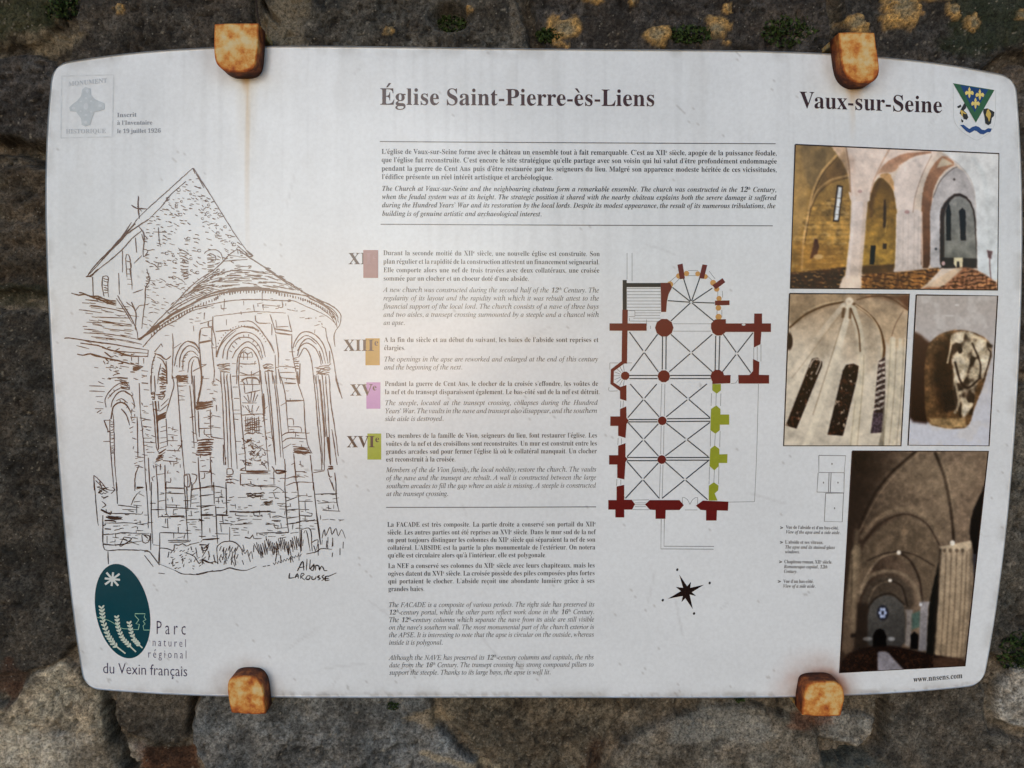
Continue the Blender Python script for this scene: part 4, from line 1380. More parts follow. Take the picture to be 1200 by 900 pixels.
strokes(P, DF, '150 25 180 40;135 70 170 75;135 120 165 130;130 180 150 200;155 230 160 280;120 310 190 325;120 400 190 410;115 480 210 495;190 0 205 200 215 420 220 560 230 700;215 0 230 200 240 430 250 720;235 0 250 150 265 450 275 720;265 0 280 200 300 450 320 730;325 0 345 200 360 420 380 600 385 740;285 90 325 90;295 180 335 180;285 270 340 270;295 300 345 300;295 340 330 345;310 515 350 515;330 615 380 610;340 660 375 665;495 0 510 100 520 250 535 400 550 560 565 740;540 0 560 150 575 300 590 450 605 560 620 700;560 0 580 200 600 430 620 680;600 0 610 60 630 250 650 500 660 640;615 0 640 200 660 400 680 650;345 50 400 20 480 30 490 60;340 70 500 70;390 25 400 70;440 20 440 70;370 60 380 140;440 70 440 120;380 140 430 130 500 115;370 160 410 210;400 150 415 210;430 130 425 210;460 120 440 210;480 150 455 205;360 215 470 215;380 240 410 280;400 230 420 290;440 230 430 290;490 240 470 280;360 230 370 250;350 310 520 300;340 740 400 745 580 745;345 765 580 770;240 730 280 730 285 770 240 775 240 730;590 710 610 740 600 770;345 770 345 860;605 770 605 850;345 855 380 850 430 865 500 860 620 855;690 650 695 750 690 900;210 540 215 700;230 640 222 700')
hatch(P, DF, '375 345 490 320 500 465 380 470', 8, 1.1, .5)
for k in range(7):
    x = 385 + 17 * k
    strokes(P, DF, f'{x} {320 + 6 * (k % 3)} {x + 3} {440 + 9 * (k % 2)}', 0.9)
for k in range(34):
    x, y = RNG.uniform(385, 520), RNG.uniform(480, 700)
    if x > 470 and y < 560:
        x -= 60
    P.line(DF([(x, y), (x + RNG.uniform(-34, 34), y + RNG.uniform(-22, 26)), (x + RNG.uniform(-46, 46), y + RNG.uniform(-10, 36))]), .95, True, .1, True)
hatch(P, DF, '232 785 280 785 275 845 235 835', 4, 1.3, .4)
strokes(P, DF, '390 752 560 756;620 740 700 750 630 765 620 740;525 140 535 300;525 160 530 360;355 490 390 520;345 735 380 720', 1.8)
strokes(P, DF, '655 15 760 30;690 65 775 65;655 0 680 80 700 200 710 340 720 440;780 0 800 80 840 195;660 235 705 210;840 195 850 400 870 540 905 610;710 340 755 340 760 390;720 400 815 405 820 445;775 450 775 475;670 470 720 445 850 450;670 520 725 490 855 495;680 570 740 535;760 610 780 820 790 900;890 620 905 760 915 900;700 805 770 790 850 795;775 750 850 750;700 860 780 835 910 835;915 0 935 200 950 400 975 620 980 740;960 30 980 250 1000 500 1000 740;985 0 1000 200 1020 480 1045 690;1010 30 1030 300 1050 680;1040 30 1050 200 1080 400 1110 630;915 760 1000 745;920 740 1000 740;1030 710 1070 720;1025 730 1040 790 1060 790;1040 800 1075 900;1060 420 1080 560 1100 700;1080 760 1095 860;935 0 955 250 975 480 990 700')
strokes(P, DF, '700 200 840 195;1030 480 1050 700;1090 0 1100 60 1140 180;965 30 985 260 1010 480', 1.6)
hatch(P, DF, '755 548 870 562 902 618 762 610', 5, 1.6)
hatch(P, DF, '1030 705 1070 710 1068 735 1032 735', 4, 1.3)
hatch(P, DF, '0 210 125 205 115 240 0 272', 4, 1.6)
hatch(P, DF, '10 500 140 488 115 630 10 632', 9, 1.5)
for poly, n in (([(150, 470), (180, 470), (186, 560), (158, 560)], 26), ([(194, 500), (212, 500), (216, 560), (196, 560)], 12), ([(232, 480), (248, 480), (250, 560), (234, 560)], 16),
                ([(286, 480), (312, 480), (316, 545), (288, 545)], 34), ([(336, 500), (360, 500), (364, 560), (340, 560)], 14), ([(262, 560), (330, 560), (330, 572), (262, 572)], 10)):
    dashes(P, poly, n, 5.5, 0.05, 0.85, 0.35)
    dashes(P, poly, n // 3, 4, 1.45, 0.85, 0.2)
P.build('wall_strokes', (82, 44, 34), draw, kind='stuff')

P = Print(2)
strokes(P, DG, '270 0 285 200 300 340;290 40 340 50 380 40;300 80 330 60 380 80;455 180 540 190 620 200;380 245 480 245 640 250;360 270 490 275;350 320 430 320 560 320 660 335;335 410 430 405 500 395 600 400 700 400;340 485 450 490 640 460;380 535 450 530 560 530 690 535;335 260 340 500 380 535;710 400 710 530;440 0 450 170;590 0 590 40;555 180 590 110 630 70;580 155 630 150;490 215 600 215;600 180 600 240;650 230 640 250;675 0 690 250 690 360;715 0 715 250 725 480;765 0 770 280;705 165 750 165;710 215 820 215;730 490 775 495;780 395 1030 400;780 400 780 640;660 545 700 545 780 650;660 570 730 660;775 270 980 270;840 285 845 360;890 210 885 250;925 350 925 395;845 455 1010 455;850 470 1010 465 1015 450;890 400 890 440;970 440 980 400;830 0 830 230 850 260;820 45 970 45;830 85 970 90;835 180 940 180;835 195 1080 210;910 180 910 200;780 100 815 90;775 150 830 140;970 0 985 200 1000 450;990 40 1000 210;1030 0 1020 200;1030 60 1090 50;1030 105 1080 100;1030 135 1070 130;1030 165 1090 160;1095 0 1105 250 1110 440;1100 45 1200 25;1090 110 1200 95;1100 200 1200 180;985 295 1085 290;990 315 1015 315;1115 450 1200 450;1100 470 1115 450;1105 500 1110 530 1150 530 1160 490;1160 500 1110 590;780 515 840 520 890 535 895 490 930 495 960 480 990 500 1020 485 1050 480 1090 470;900 690 950 715 1020 720 1100 720 1200 690;975 550 1050 580 1090 640 1110 600;1110 600 1150 620 1200 640;770 710 820 715;375 540 380 640;640 410 700 420 690 470 650 470 640 410;500 430 560 440 530 470 470 500 500 430;370 420 370 480;430 480 440 500;560 470 620 490;400 90 430 60 410 40;330 200 360 180 330 150;340 130 380 110;780 510 770 640;600 55 660 40;575 180 640 185;620 90 660 110')
strokes(P, DG, '350 300 400 300 440 310;300 85 330 70;320 215 395 250 400 225;340 340 360 330;350 365 400 368;345 410 385 405;345 485 380 490;360 275 480 285;860 270 970 265;1100 255 1200 255;1090 490 1140 490;1085 290 1115 300;600 40 650 40;490 440 530 460;660 410 690 440', 1.7)
hatch(P, DG, '370 255 490 270 480 295 375 290', 3, 1.2)
hatch(P, DG, '300 50 370 40 380 120 320 120', 4, 1.0, .6)
dashes(P, [(200, 642), (196, 660), (205, 668), (232, 668), (240, 655), (222, 645)], 36, 3.2, -0.7, 0.9, 0.5)
strokes(P, DH, '30 0 40 280 45 430;135 0 140 170;150 190 165 480;30 45 130 30 240 50;35 105 135 95;0 190 150 180;145 120 220 120;170 125 175 165;160 200 220 200;205 265 210 320;180 325 280 325;190 330 195 390;170 405 250 405;260 350 260 465;230 0 240 250;195 60 195 100;345 20 420 15 500 35 600 35 640 40 690 80;325 120 390 120;630 170 700 165;650 190 700 190;650 210 700 210;310 240 310 260 400 265;450 240 455 262 520 265;325 295 400 290;440 290 510 290;590 275 640 265 700 280;300 330 440 325;610 330 620 360 710 355;660 320 665 360;470 400 560 395 720 395;640 440 700 430;560 425 620 425;275 360 330 370;290 390 330 395;290 415 340 415;370 355 400 358;380 430 420 440 440 410 450 440 510 440;600 80 620 130;600 70 640 40;690 0 705 250 720 390;790 0 805 250 815 550;915 0 940 250 970 490;1090 0 1095 130 1115 230;700 150 790 115;800 105 870 105;800 150 910 150;850 155 850 210;800 215 880 215;705 220 800 210;805 260 900 265 900 240;850 265 850 300;810 305 940 300;710 285 800 270;700 330 810 315;735 400 800 390;930 95 1100 90;950 165 1080 155;1030 180 1035 215;985 220 1125 228;985 295 1035 290;1115 305 1130 300;980 440 1000 370 1010 420 1045 350 1060 410 1090 360 1110 420 1135 370 1165 440;820 370 890 370 905 540;820 370 820 540;840 400 860 380 890 540;905 470 950 450 940 530;860 560 940 545 970 520 1060 525;160 540 165 500 220 465 300 470 350 520 360 570;170 640 160 540;360 520 380 560 400 530 410 580 430 540 440 600;450 480 490 560;0 720 100 700 200 690 260 670 300 680 380 690 470 660;50 610 100 630 150 620 170 640;980 490 985 450;60 640 40 600;1060 0 1080 70')
strokes(P, DH, '35 260 130 255;160 255 250 260;260 230 420 235 520 230 620 235;540 330 610 325;620 400 700 395;940 250 970 480;50 450 180 440;30 490 80 490;60 520 100 480;380 430 420 440;590 300 660 298', 1.6)
hatch(P, DH, '385 85 540 75 520 125 400 118', 5, 1.5, .5)
hatch(P, DH, '530 145 600 135 595 178 530 182', 4, 1.4, .5)
for k in range(22):
    x = 470 + 15.5 * k
    y = 470 + 20 * math.sin(k * .9) - 0.10 * (x - 470)
    P.line(DH([(x, y), (x + 22, y + 95 + 18 * math.sin(k * 2.1))]), 0.85, False, 0)
    if k % 2:
        P.line(DH([(x + 22, y + 95), (x + 17, y + 10)]), 0.7, False, 0)
for k in range(14):
    x, y = 195 + 22 * (k % 7), 500 + 55 * (k // 7) + 8 * (k % 3)
    P.line(DH([(x, y), (x - 14, y + 36)]), 0.9, False, 0)
zz = [(600 + 11 * k, 640 - 3.6 * k + (9 if k % 2 else -9)) for k in range(21)]
P.line(DH(zz), 0.9, False, 0.05)
P.line(DH('520 660 545 655'), .9)
P.line(DH('555 655 575 650'), .9)
strokes(P, DG, '780 640 900 690', .5)
for poly, n in (([(120, 595), (176, 598), (176, 640), (122, 640)], 30), ([(186, 575), (232, 575), (234, 630), (188, 630)], 26), ([(236, 575), (262, 575), (264, 630), (238, 630)], 14),
                ([(264, 580), (336, 575), (338, 630), (266, 632)], 46), ([(336, 575), (368, 575), (372, 625), (340, 625)], 16), ([(370, 575), (396, 575), (398, 610), (374, 610)], 10)):
    dashes(P, poly, n, 6.5, 0.0, 0.9, 0.12)
    dashes(P, poly, n // 4, 5, 1.55, 0.8, 0.1)
for k in range(60):
    x = RNG.uniform(196, 402)
    y = 652 - 0.09 * max(0, x - 300) + RNG.uniform(-8, 12)
    P.line([(x, y), (x + RNG.uniform(-2.5, 1.5), y - RNG.uniform(4, 10))], RNG.uniform(.7, 1.1), False, 0)
P.build('ground_strokes', (58, 40, 36), draw, kind='stuff')
P = Print(2)
strokes(P, DH, '790 695 830 620 840 690;800 670 845 660;860 690 865 600;885 680 890 605;890 680 920 640 912 690 890 680;930 690 935 650 960 660 960 690 980 655 1000 690 1022 690;730 710 725 750 765 745;770 750 790 715 798 755;772 740 795 735;815 755 820 715 845 720 820 740 850 765;870 730 855 755 880 760 890 735 870 730;905 735 905 760 930 755 935 735;965 730 945 740 970 755 950 765;1000 725 980 740 1000 755 980 770;1035 735 1010 740 1010 770 1040 765;1010 755 1035 750;1035 735 1095 710', 1.25)
P.build('signature', (44, 34, 34), draw, 'handwritten signature under the drawing')


# ------------------------------------------------------------------ printed photographs
class Photo:
    def __init__(self, name, K, s, quad, step=0.75):
        self.q = np.array(num(quad))
        q = np.array(K(quad))
        self.qpx = q
        w = int(max(np.hypot(*(q[1] - q[0])), np.hypot(*(q[2] - q[3]))) / step)
        h = int(max(np.hypot(*(q[3] - q[0])), np.hypot(*(q[2] - q[1]))) / step)
        u, v = np.meshgrid(np.linspace(0, 1, w), np.linspace(0, 1, h))
        f = lambda Q: [(1 - u) * (1 - v) * Q[0][k] + u * (1 - v) * Q[1][k] + u * v * Q[2][k] + (1 - u) * v * Q[3][k] for k in (0, 1)]
        self.X, self.Y = f(self.q)
        self.px, self.py = f(q)
        self.c = np.zeros(u.shape + (3,))
        self.s = s
        self.name = name

    def base(self, c):
        self.c[:] = c

    def mix(self, c, m):
        m = np.clip(m, 0, 1)[..., None]
        self.c = self.c * (1 - m) + np.asarray(c, float) * m

    def blur(self, n=1):
        for _ in range(n):
            c = np.pad(self.c, ((1, 1), (1, 1), (0, 0)), 'edge')
            c = (c[:-2] + 2 * c[1:-1] + c[2:]) / 4
            self.c = (c[:, :-2] + 2 * c[:, 1:-1] + c[:, 2:]) / 4

    def poly(self, p, c, a=1.0, soft=4.0, c2=None, axis='y', rnd=1):
        p = np.array(num(p))
        if min(np.ptp(p[:, 0]), np.ptp(p[:, 1])) < 62:
            rnd = 0
        for _ in range(rnd):
            q = []
            for i in range(len(p)):
                u, v = p[i], p[(i + 1) % len(p)]
                k = min(.25, 22.0 / (np.hypot(*(v - u)) + 1e-6)) if len(p) > 4 else min(.25, 8.0 / (np.hypot(*(v - u)) + 1e-6))
                q += [u * (1 - k) + v * k, u * k + v * (1 - k)]
            p = np.array(q)
        p = [tuple(t) for t in p]
        d = sdf(p, self.X + 3 * (vnoise(self.X / 14, self.Y / 14, 3) - .5), self.Y)
        m = sstep(-soft, soft, d) * a
        cc = np.asarray(c, float)
        if c2 is not None:
            q = np.array(p)
            lo, hi = q.min(0), q.max(0)
            t = (self.Y - lo[1]) / (hi[1] - lo[1]) if axis == 'y' else (self.X - lo[0]) / (hi[0] - lo[0])
            t = np.clip(t, 0, 1)[..., None]
            cc = np.asarray(c, float) * (1 - t) + np.asarray(c2, float) * t
        m = m[..., None]
        self.c = self.c * (1 - m) + cc * m

    def curve(self, p, w, c, a=1.0, soft=3.0):
        p = np.array(num(p))
        q = np.vstack([2 * p[0] - p[1], p, 2 * p[-1] - p[-2]])
        out = []
        for i in range(len(p) - 1):
            for t in np.arange(6) / 6:
                p0, p1, p2, p3 = q[i:i + 4]
                out.append(tuple(0.5 * (2 * p1 + (p2 - p0) * t + (2 * p0 - 5 * p1 + 4 * p2 - p3) * t * t + (3 * p1 - p0 - 3 * p2 + p3) * t ** 3)))
        out.append(tuple(p[-1]))
        d = segdist(out, self.X, self.Y)
        self.mix(c, a * sstep(w * .5 + soft, w * .5 - soft, d))

    def ell(self, x, y, rx, ry, c, a=1.0, soft=0.25):
        self.mix(c, a * sstep(1 + soft, 1 - soft, np.hypot((self.X - x) / rx, (self.Y - y) / ry)))

    def noise(self, amt, sc, seed=0, mask=None):
        n = (fbm(self.X / sc, self.Y / sc, seed, 4) - .5) * 2 * amt
        if mask is not None:
            n = n * mask
        self.c = self.c * (1 + n)[..., None]

    def within(self, p, soft=4.0):
        return sstep(-soft, soft, sdf(num(p), self.X, self.Y))

    def build(self, label):
        t = np.clip(self.c / 255.0, 0, 1)
        t = t ** 1.06
        lum = t @ np.array([.3, .59, .11])
        gain = (lum + 0.075 * np.sin(2 * np.pi * (lum - 0.5))) / (lum + 1e-4)
        t = t * np.clip(gain, .3, 1.5)[..., None]
        self.c = 255 * np.clip(t * 1.02 - 0.02 * lum[..., None], 0, 1) * 0.985
        self.blur(1)
        h, w = self.X.shape
        x, y, z = unproj(self.px, self.py, Y_FRONT - 0.00018 * 1.5)
        i = np.arange(h * w).reshape(h, w)
        q = np.stack([i[:-1, :-1], i[1:, :-1], i[1:, 1:], i[:-1, 1:]], -1).reshape(-1, 4)
        o = make_mesh('photograph', np.stack([x, y, z], -1).reshape(-1, 3), q, M_PRINT, panel, lin(np.clip(self.c, 0, 255)).reshape(-1, 3))
        o['label'] = label
        P = Print(3)
        P.line([tuple(p) for p in self.qpx], 1.6, False, 0, False, True)
        P.build('photograph_border', (52, 36, 32), o)
        return o


# nave and apse
ph = Photo('nave', tile(920, 160, 4.6154), 4.6154, '55 43 1157 92 1150 830 28 820')
ph.base((214, 200, 186))
ph.poly('40 40 250 45 330 130 358 250 358 330 350 560 320 790 20 830', (150, 122, 72), 1, 5, (176, 134, 60))
ph.poly('50 40 150 45 130 240 120 420 40 600', (178, 146, 92), .7, 20)
ph.poly('75 40 240 45 290 110 200 190 150 300 110 240', (140, 118, 80), .7, 14)
ph.poly('160 330 210 190 280 115 330 130 350 220 240 240 180 300', (150, 116, 66), .8, 10)
ph.poly('245 45 330 45 352 230 310 140', (214, 186, 158), 1, 6)
ph.curve('275 105 200 190 150 300 120 450 100 560 90 720', 12, (196, 160, 106), .9)
ph.curve('285 112 210 195 160 300 130 440 106 580', 5, (104, 76, 40), .8)
ph.curve('340 210 240 238 170 300 138 380', 9, (196, 160, 108), .85)
ph.curve('345 222 250 250 180 310 142 388', 4, (110, 80, 44), .8)
brick = ph.within('130 380 350 300 350 560 320 760 30 760 40 560', 8)
ph.noise(.28, 26, 5, brick)
ph.c *= (1 - .07 * brick * (np.sin(ph.Y / 4.2 + 1.5 * vnoise(ph.X / 30, ph.Y / 30, 8)) > .5))[..., None]
ph.mix((206, 176, 120), .45 * sstep(.55, .8, fbm(ph.X / 40, ph.Y / 18, 15, 3)) * brick)
ph.poly('282 262 314 268 292 462 258 460', (70, 50, 30), 1, 3)
ph.poly('289 272 308 275 286 452 266 452', (226, 232, 236), 1, 3)
for y in (330, 378, 420):
    ph.curve(f'262 {y} 308 {y + 4}', 3, (90, 70, 50), .8, 2)
ph.poly('160 552 176 556 184 600 168 650 135 660 150 600', (98, 48, 28), 1, 4)
ph.ell(180, 650, 26, 14, (204, 186, 150), .8)
ph.poly('20 740 330 705 300 830 20 830', (66, 40, 22), .9, 8)
# middle bay
ph.poly('430 420 450 330 470 265 515 212 560 245 604 330 606 430 592 730 408 745 424 600', (128, 96, 44), 1, 4, (178, 142, 62))
ph.poly('500 205 560 185 596 265 600 310 548 240', (196, 156, 106), 1, 5)
ph.poly('445 400 470 280 512 222 520 240 485 330 470 460', (104, 72, 34), .6, 12)
m = ph.within('420 400 600 330 592 690 420 700', 8)
ph.noise(.2, 24, 9, m)
ph.poly('534 345 545 340 548 490 530 494', (86, 60, 26), .95, 4)
ph.poly('548 460 552 460 545 520 540 520', (226, 190, 110), .6, 3)
ph.poly('464 590 490 590 482 692 458 690', (24, 16, 12), 1, 3)
ph.poly('530 578 550 578 548 608 530 608', (70, 48, 26), .9, 3)
ph.poly('408 700 592 690 590 745 408 750', (96, 62, 30), .8, 8)
# piers and vault flare
ph.poly('322 40 575 45 530 130 488 220 462 320 352 320 350 220', (226, 212, 202), 1, 4, (218, 202, 190))
ph.poly('345 300 462 300 458 345 442 360 366 358 352 340', (216, 202, 192), 1, 4)
ph.poly('366 350 446 350 412 765 332 765', (222, 210, 204), 1, 4, (214, 198, 184))
ph.poly('424 350 448 350 414 765 398 765', (196, 176, 158), .6, 8)
ph.ell(405, 297, 12, 9, (170, 140, 136), .8)
ph.poly('318 752 410 750 418 825 292 825', (222, 206, 190), 1, 5)
ph.poly('555 45 820 60 800 82 690 98 620 150 588 190 500 205 485 240 500 180 540 110', (224, 208, 196), 1, 5)
ph.poly('490 215 540 140 640 90 800 78 795 92 690 108 620 158 590 195 520 195', (172, 130, 102), 1, 5, (196, 160, 132))
ph.poly('600 190 690 110 800 90 745 200 705 330 695 410 606 410 586 280', (220, 208, 200), 1, 5)
ph.poly('604 395 742 395 738 700 748 730 584 742 602 690', (208, 198, 192), 1, 4)
for x in (640, 668, 700, 722):
    ph.curve(f'{x} 420 {x - 4} 720', 4, (176, 164, 156), .6, 3)
ph.ell(660, 408, 14, 10, (176, 140, 138), .8)
ph.curve('800 88 745 200 705 320 692 410', 4, (150, 120, 100), .8)
ph.poly('735 712 738 330 760 230 800 150 862 92 930 150 870 175 826 230 796 310 784 712', (176, 134, 104), 1, 4, (116, 72, 42))
ph.poly('820 170 850 115 880 130 910 150 860 160', (196, 190, 170), .8, 5)
# chancel
ph.poly('785 712 785 400 800 330 830 240 880 180 920 165 975 190 1022 280 1034 420 1040 712', (182, 178, 178), 1, 4, (170, 168, 168))
ph.curve('800 330 840 240 900 180 930 165', 5, (110, 96, 88), .8)
ph.poly('785 400 840 395 838 705 788 705', (190, 188, 190), 1, 4)
ph.poly('838 712 838 400 868 345 930 298 1000 335 1030 420 1042 712', (74, 52, 40), 1, 4)
ph.poly('860 712 862 410 884 356 930 314 995 345 1022 420 1040 712', (146, 146, 142), 1, 5, (128, 128, 120))
ph.poly('870 402 884 352 897 402 897 562 873 562', (46, 34, 30), 1, 3)
ph.poly('942 402 958 385 976 402 978 562 950 562', (46, 34, 34), 1, 3)
ph.poly('846 655 1040 660 1040 712 846 712', (62, 46, 42), .85, 5)
ph.poly('912 655 962 655 960 710 944 710 942 676 930 676 926 710 914 690', (236, 226, 190), 1, 3)
ph.ell(856, 686, 10, 12, (220, 190, 190), .8)
ph.ell(915, 232, 7, 7, (80, 70, 66), .8)
ph.poly('820 62 1160 85 1155 790 1042 745 1034 420 1022 280 975 190 890 110', (224, 226, 226), 1, 5, (212, 220, 224))
ph.curve('1020 120 1070 200 1090 320 1100 480 1110 600', 22, (206, 212, 214), .8, 14)
ph.curve('850 95 940 150 1010 250 1032 380', 6, (176, 168, 164), .7)
ph.poly('790 75 822 62 820 98 795 105', (240, 222, 210), 1, 4)
ph.poly('1092 614 1122 620 1116 662 1098 655', (120, 86, 86), .9, 4)
ph.curve('1106 640 1108 710 1114 775', 6, (116, 84, 84), .9)
ph.ell(816, 608, 7, 7, (60, 60, 66), .8)
# chairs
ph.poly('412 745 590 735 850 708 735 830 408 835', (160, 106, 48), .95, 7)
ph.poly('735 830 930 708 1000 706 1080 745 1145 790 1150 840 720 840', (168, 112, 78), .95, 7)
ph.poly('740 815 920 712 965 712 850 815', (208, 190, 166), .9, 8)
cm = ph.within('20 735 330 705 300 830 20 830', 4) + ph.within('412 745 590 735 850 708 735 830 408 835', 4) + ph.within('860 800 1000 706 1080 745 1145 790 1150 840 800 840', 4)
row = np.sin((ph.Y + .12 * np.abs(ph.X - 900)) / 3.6 + 4.2 * vnoise(ph.X / 16, ph.Y / 20, 94))
ch = fbm(ph.X / 22, ph.Y / 9, 91, 3)
ph.mix((66, 40, 22), .65 * cm * sstep(.1, .8, row) * sstep(.3, .55, ch))
ph.mix((224, 172, 108), .55 * cm * sstep(-.1, -.8, row) * sstep(.48, .7, fbm(ph.X / 16, ph.Y / 7, 92, 2)))
ph.mix((96, 50, 22), .5 * cm * sstep(.5, .7, vnoise(ph.X / 10, ph.Y / 24, 95)))
ph.poly('300 790 320 752 410 750 416 822 296 826', (220, 204, 188), .9, 5)
ph.mix((178, 150, 130), .45 * ph.within('322 40 575 45 530 130 488 220 462 320 352 320 350 220', 10) * sstep(.45, .75, fbm(ph.X / 60, ph.Y / 120, 19, 2)))
ph.curve('350 220 372 330 366 480 338 760', 16, (238, 228, 222), .6, 10)
ph.curve('575 50 520 150 480 240 462 310', 7, (168, 132, 106), .7, 5)
ph.curve('330 60 348 180 354 300', 6, (150, 112, 78), .8, 4)
ph.curve('604 420 600 690', 6, (236, 226, 220), .7, 4)
ph.curve('738 410 742 700', 8, (232, 216, 206), .8, 5)
ph.curve('620 160 700 118 790 96', 12, (236, 226, 218), .6, 8)
ph.poly('330 60 350 200 240 230 180 290 215 190 280 120', (112, 84, 46), .35, 18)
ph.poly('50 560 320 600 300 720 40 740', (150, 106, 44), .4, 30)
ph.noise(.16, 60, 16)
ph.noise(.10, 26, 17)
ph.noise(.07, 7, 18)
ph.build('colour photograph of the church nave with golden side bays and white piers')

# apse windows
ph = Photo('apse', tile(910, 335, 4.4444), 4.4444, '68 40 692 43 648 833 37 833')
ph.base((196, 186, 170))
t = sstep(40, 420, ph.Y)
ph.c = np.array((172, 150, 124)) * (1 - t)[..., None] + np.array((202, 194, 178)) * t[..., None]
ph.poly('60 40 345 40 350 84 200 138 70 215', (162, 140, 112), .9, 10)
ph.poly('395 40 692 43 690 140 620 90 520 62 430 68', (150, 122, 96), .9, 8)
ph.poly('560 60 640 75 692 130 692 43', (120, 76, 50), .9, 10)
ph.poly('430 75 560 80 640 150 680 180 660 330 570 310 530 190', (186, 164, 136), .8, 14)
ph.curve('345 84 250 105 150 150 70 216', 10, (112, 78, 48), .95)
ph.curve('345 76 240 95 140 138', 6, (206, 184, 150), .7)
ph.curve('395 90 470 140 530 210 560 310 556 385', 14, (118, 82, 52), .95)
ph.curve('420 72 500 54 590 62 690 130', 8, (118, 80, 52), .9)
ph.curve('412 100 490 160 540 250 548 370', 8, (210, 194, 166), .8)
ph.curve('350 100 250 220 140 370 60 470', 26, (214, 204, 186), .9, 6)
ph.curve('362 110 270 230 150 390 80 480', 4, (146, 126, 104), .6)
ph.curve('378 110 340 260 290 420 210 680 150 833', 34, (216, 208, 190), .95, 6)
ph.curve('362 120 320 260 270 420 190 670', 5, (140, 120, 98), .7)
ph.curve('395 120 430 240 440 360 436 480 400 833', 40, (208, 200, 180), .9, 6)
ph.curve('388 120 426 230 436 340', 8, (120, 86, 58), .9)
ph.curve('455 360 450 500 420 833', 5, (150, 136, 112), .7)
ph.curve('410 600 385 833', 5, (160, 148, 124), .7)
for x, w, c in ((585, 30, (206, 198, 178)), (606, 5, (166, 154, 130)), (625, 18, (200, 192, 172)), (644, 5, (160, 148, 126)), (575, 5, (170, 160, 136))):
    ph.curve(f'{x + 20} 280 {x + 6} 560 {x - 20} 833', w, c, .9, 4)
ph.curve('660 130 620 200 600 260', 4, (110, 80, 60), .7)
ph.curve('350 120 345 160', 16, (110, 76, 48), .8, 5)
ph.curve('385 120 382 165', 14, (110, 76, 48), .8, 5)
ph.ell(380, 80, 20, 20, (238, 226, 206), 1)
ph.ell(378, 84, 9, 9, (200, 180, 156), .6)
ph.ell(66, 290, 18, 44, (60, 38, 32), 1)


def glasswin(p, seed):
    m = ph.within(p, 3)
    ph.mix((46, 28, 26), m)
    n1 = vnoise(ph.X / 9, ph.Y / 9, seed)
    ph.mix((120, 72, 50), .75 * m * sstep(.5, .8, fbm(ph.X / 14, ph.Y / 16, seed, 2)))
    ph.mix((196, 180, 156), .8 * m * sstep(.66, .82, fbm(ph.X / 13, ph.Y / 15, seed + 1, 2)))
    ph.mix((24, 14, 14), .6 * m * sstep(.5, .3, n1))


glasswin('168 420 185 380 212 374 238 395 236 420 104 744 48 726', 101)
ph.curve('172 424 190 388 212 382 230 398 206 460', 6, (214, 204, 186), .9)
glasswin('346 440 362 412 400 405 428 418 420 480 346 780 266 775', 105)
m = ph.within('530 395 566 366 566 560 548 764 490 768 510 620', 3)
ph.mix((86, 66, 66), m)
ph.mix((206, 200, 188), m * sstep(-.2, .7, np.sin(ph.Y / 4.6 + ph.X / 12 + 2 * vnoise(ph.X / 14, ph.Y / 20, 119))) * (ph.Y < 650) * .8)
ph.mix((96, 84, 104), m * (ph.Y > 660) * .6)
ph.noise(.55, 7, 111, m)
ph.poly('556 640 566 560 560 833 530 833 545 760', (120, 112, 96), .7, 5)
ph.mix((132, 112, 88), .5 * sstep(200, 40, ph.Y) * sstep(.35, .7, fbm(ph.X / 70, ph.Y / 70, 112, 3)))
ph.poly('240 160 330 130 300 300 260 380 200 370 160 330', (176, 160, 138), .45, 30)
ph.poly('390 180 425 260 430 400 400 400 340 380', (174, 158, 138), .45, 24)
ph.poly('470 180 540 300 530 400 470 470 460 300', (178, 162, 140), .5, 26)
ph.noise(.16, 60, 115)
ph.noise(.10, 22, 113)
ph.noise(.07, 6, 114)
ph.build('photograph of pale apse vault ribs and dark stained glass windows')

# carved capital
ph = Photo('capital', tile(910, 335, 4.4444), 4.4444, '728 47 1152 52 1107 833 685 830')
t = sstep(40, 830, ph.Y)
ph.c = np.array((176, 170, 166)) * (1 - t)[..., None] + np.array((198, 202, 212)) * t[..., None]
ph.mix((200, 198, 196), .5 * sstep(.5, .7, fbm(ph.X / 60, ph.Y / 60, 121, 3)))
ph.poly('700 235 740 246 790 290 815 300 800 520 800 720 690 705', (104, 70, 52), 1, 14, (58, 32, 26))
ph.poly('780 330 800 290 860 246 940 226 1020 238 1100 275 1128 340 1104 430 1078 520 1034 630 1000 740 900 746 790 722 772 650 768 450', (112, 82, 56), 1, 5, (122, 90, 58))
cap = ph.within('780 330 800 290 860 246 940 226 1020 238 1100 275 1128 340 1104 430 1078 520 1034 630 1000 740 900 746 790 722 772 650 768 450', 4)
ph.poly('820 360 900 270 920 400 930 560 900 660 840 640 820 500', (66, 42, 28), .9, 26)
ph.curve('800 320 850 262 930 236', 16, (160, 126, 90), .6, 10)
ph.curve('790 420 788 560 800 690', 18, (136, 102, 68), .6, 12)
ph.poly('905 260 960 232 1020 245 1110 290 1122 340 1095 440 1035 520 1024 640 965 690 925 590 920 400', (196, 182, 156), 1, 10)
carve = ph.within('905 250 1010 236 1126 310 1100 450 1040 530 1020 680 960 700 920 560', 6)
cn = fbm((ph.X + .4 * ph.Y) / 46, (ph.Y - .5 * ph.X) / 70, 131, 2)
ph.mix((66, 46, 34), .85 * carve * sstep(.50, .66, cn))
ph.mix((226, 216, 196), .7 * carve * sstep(.46, .30, cn))
ph.ell(950, 278, 22, 18, (226, 214, 190), .9)
ph.ell(956, 335, 12, 18, (60, 42, 34), .9)
ph.curve('915 260 905 330 890 400', 10, (206, 190, 160), .8)
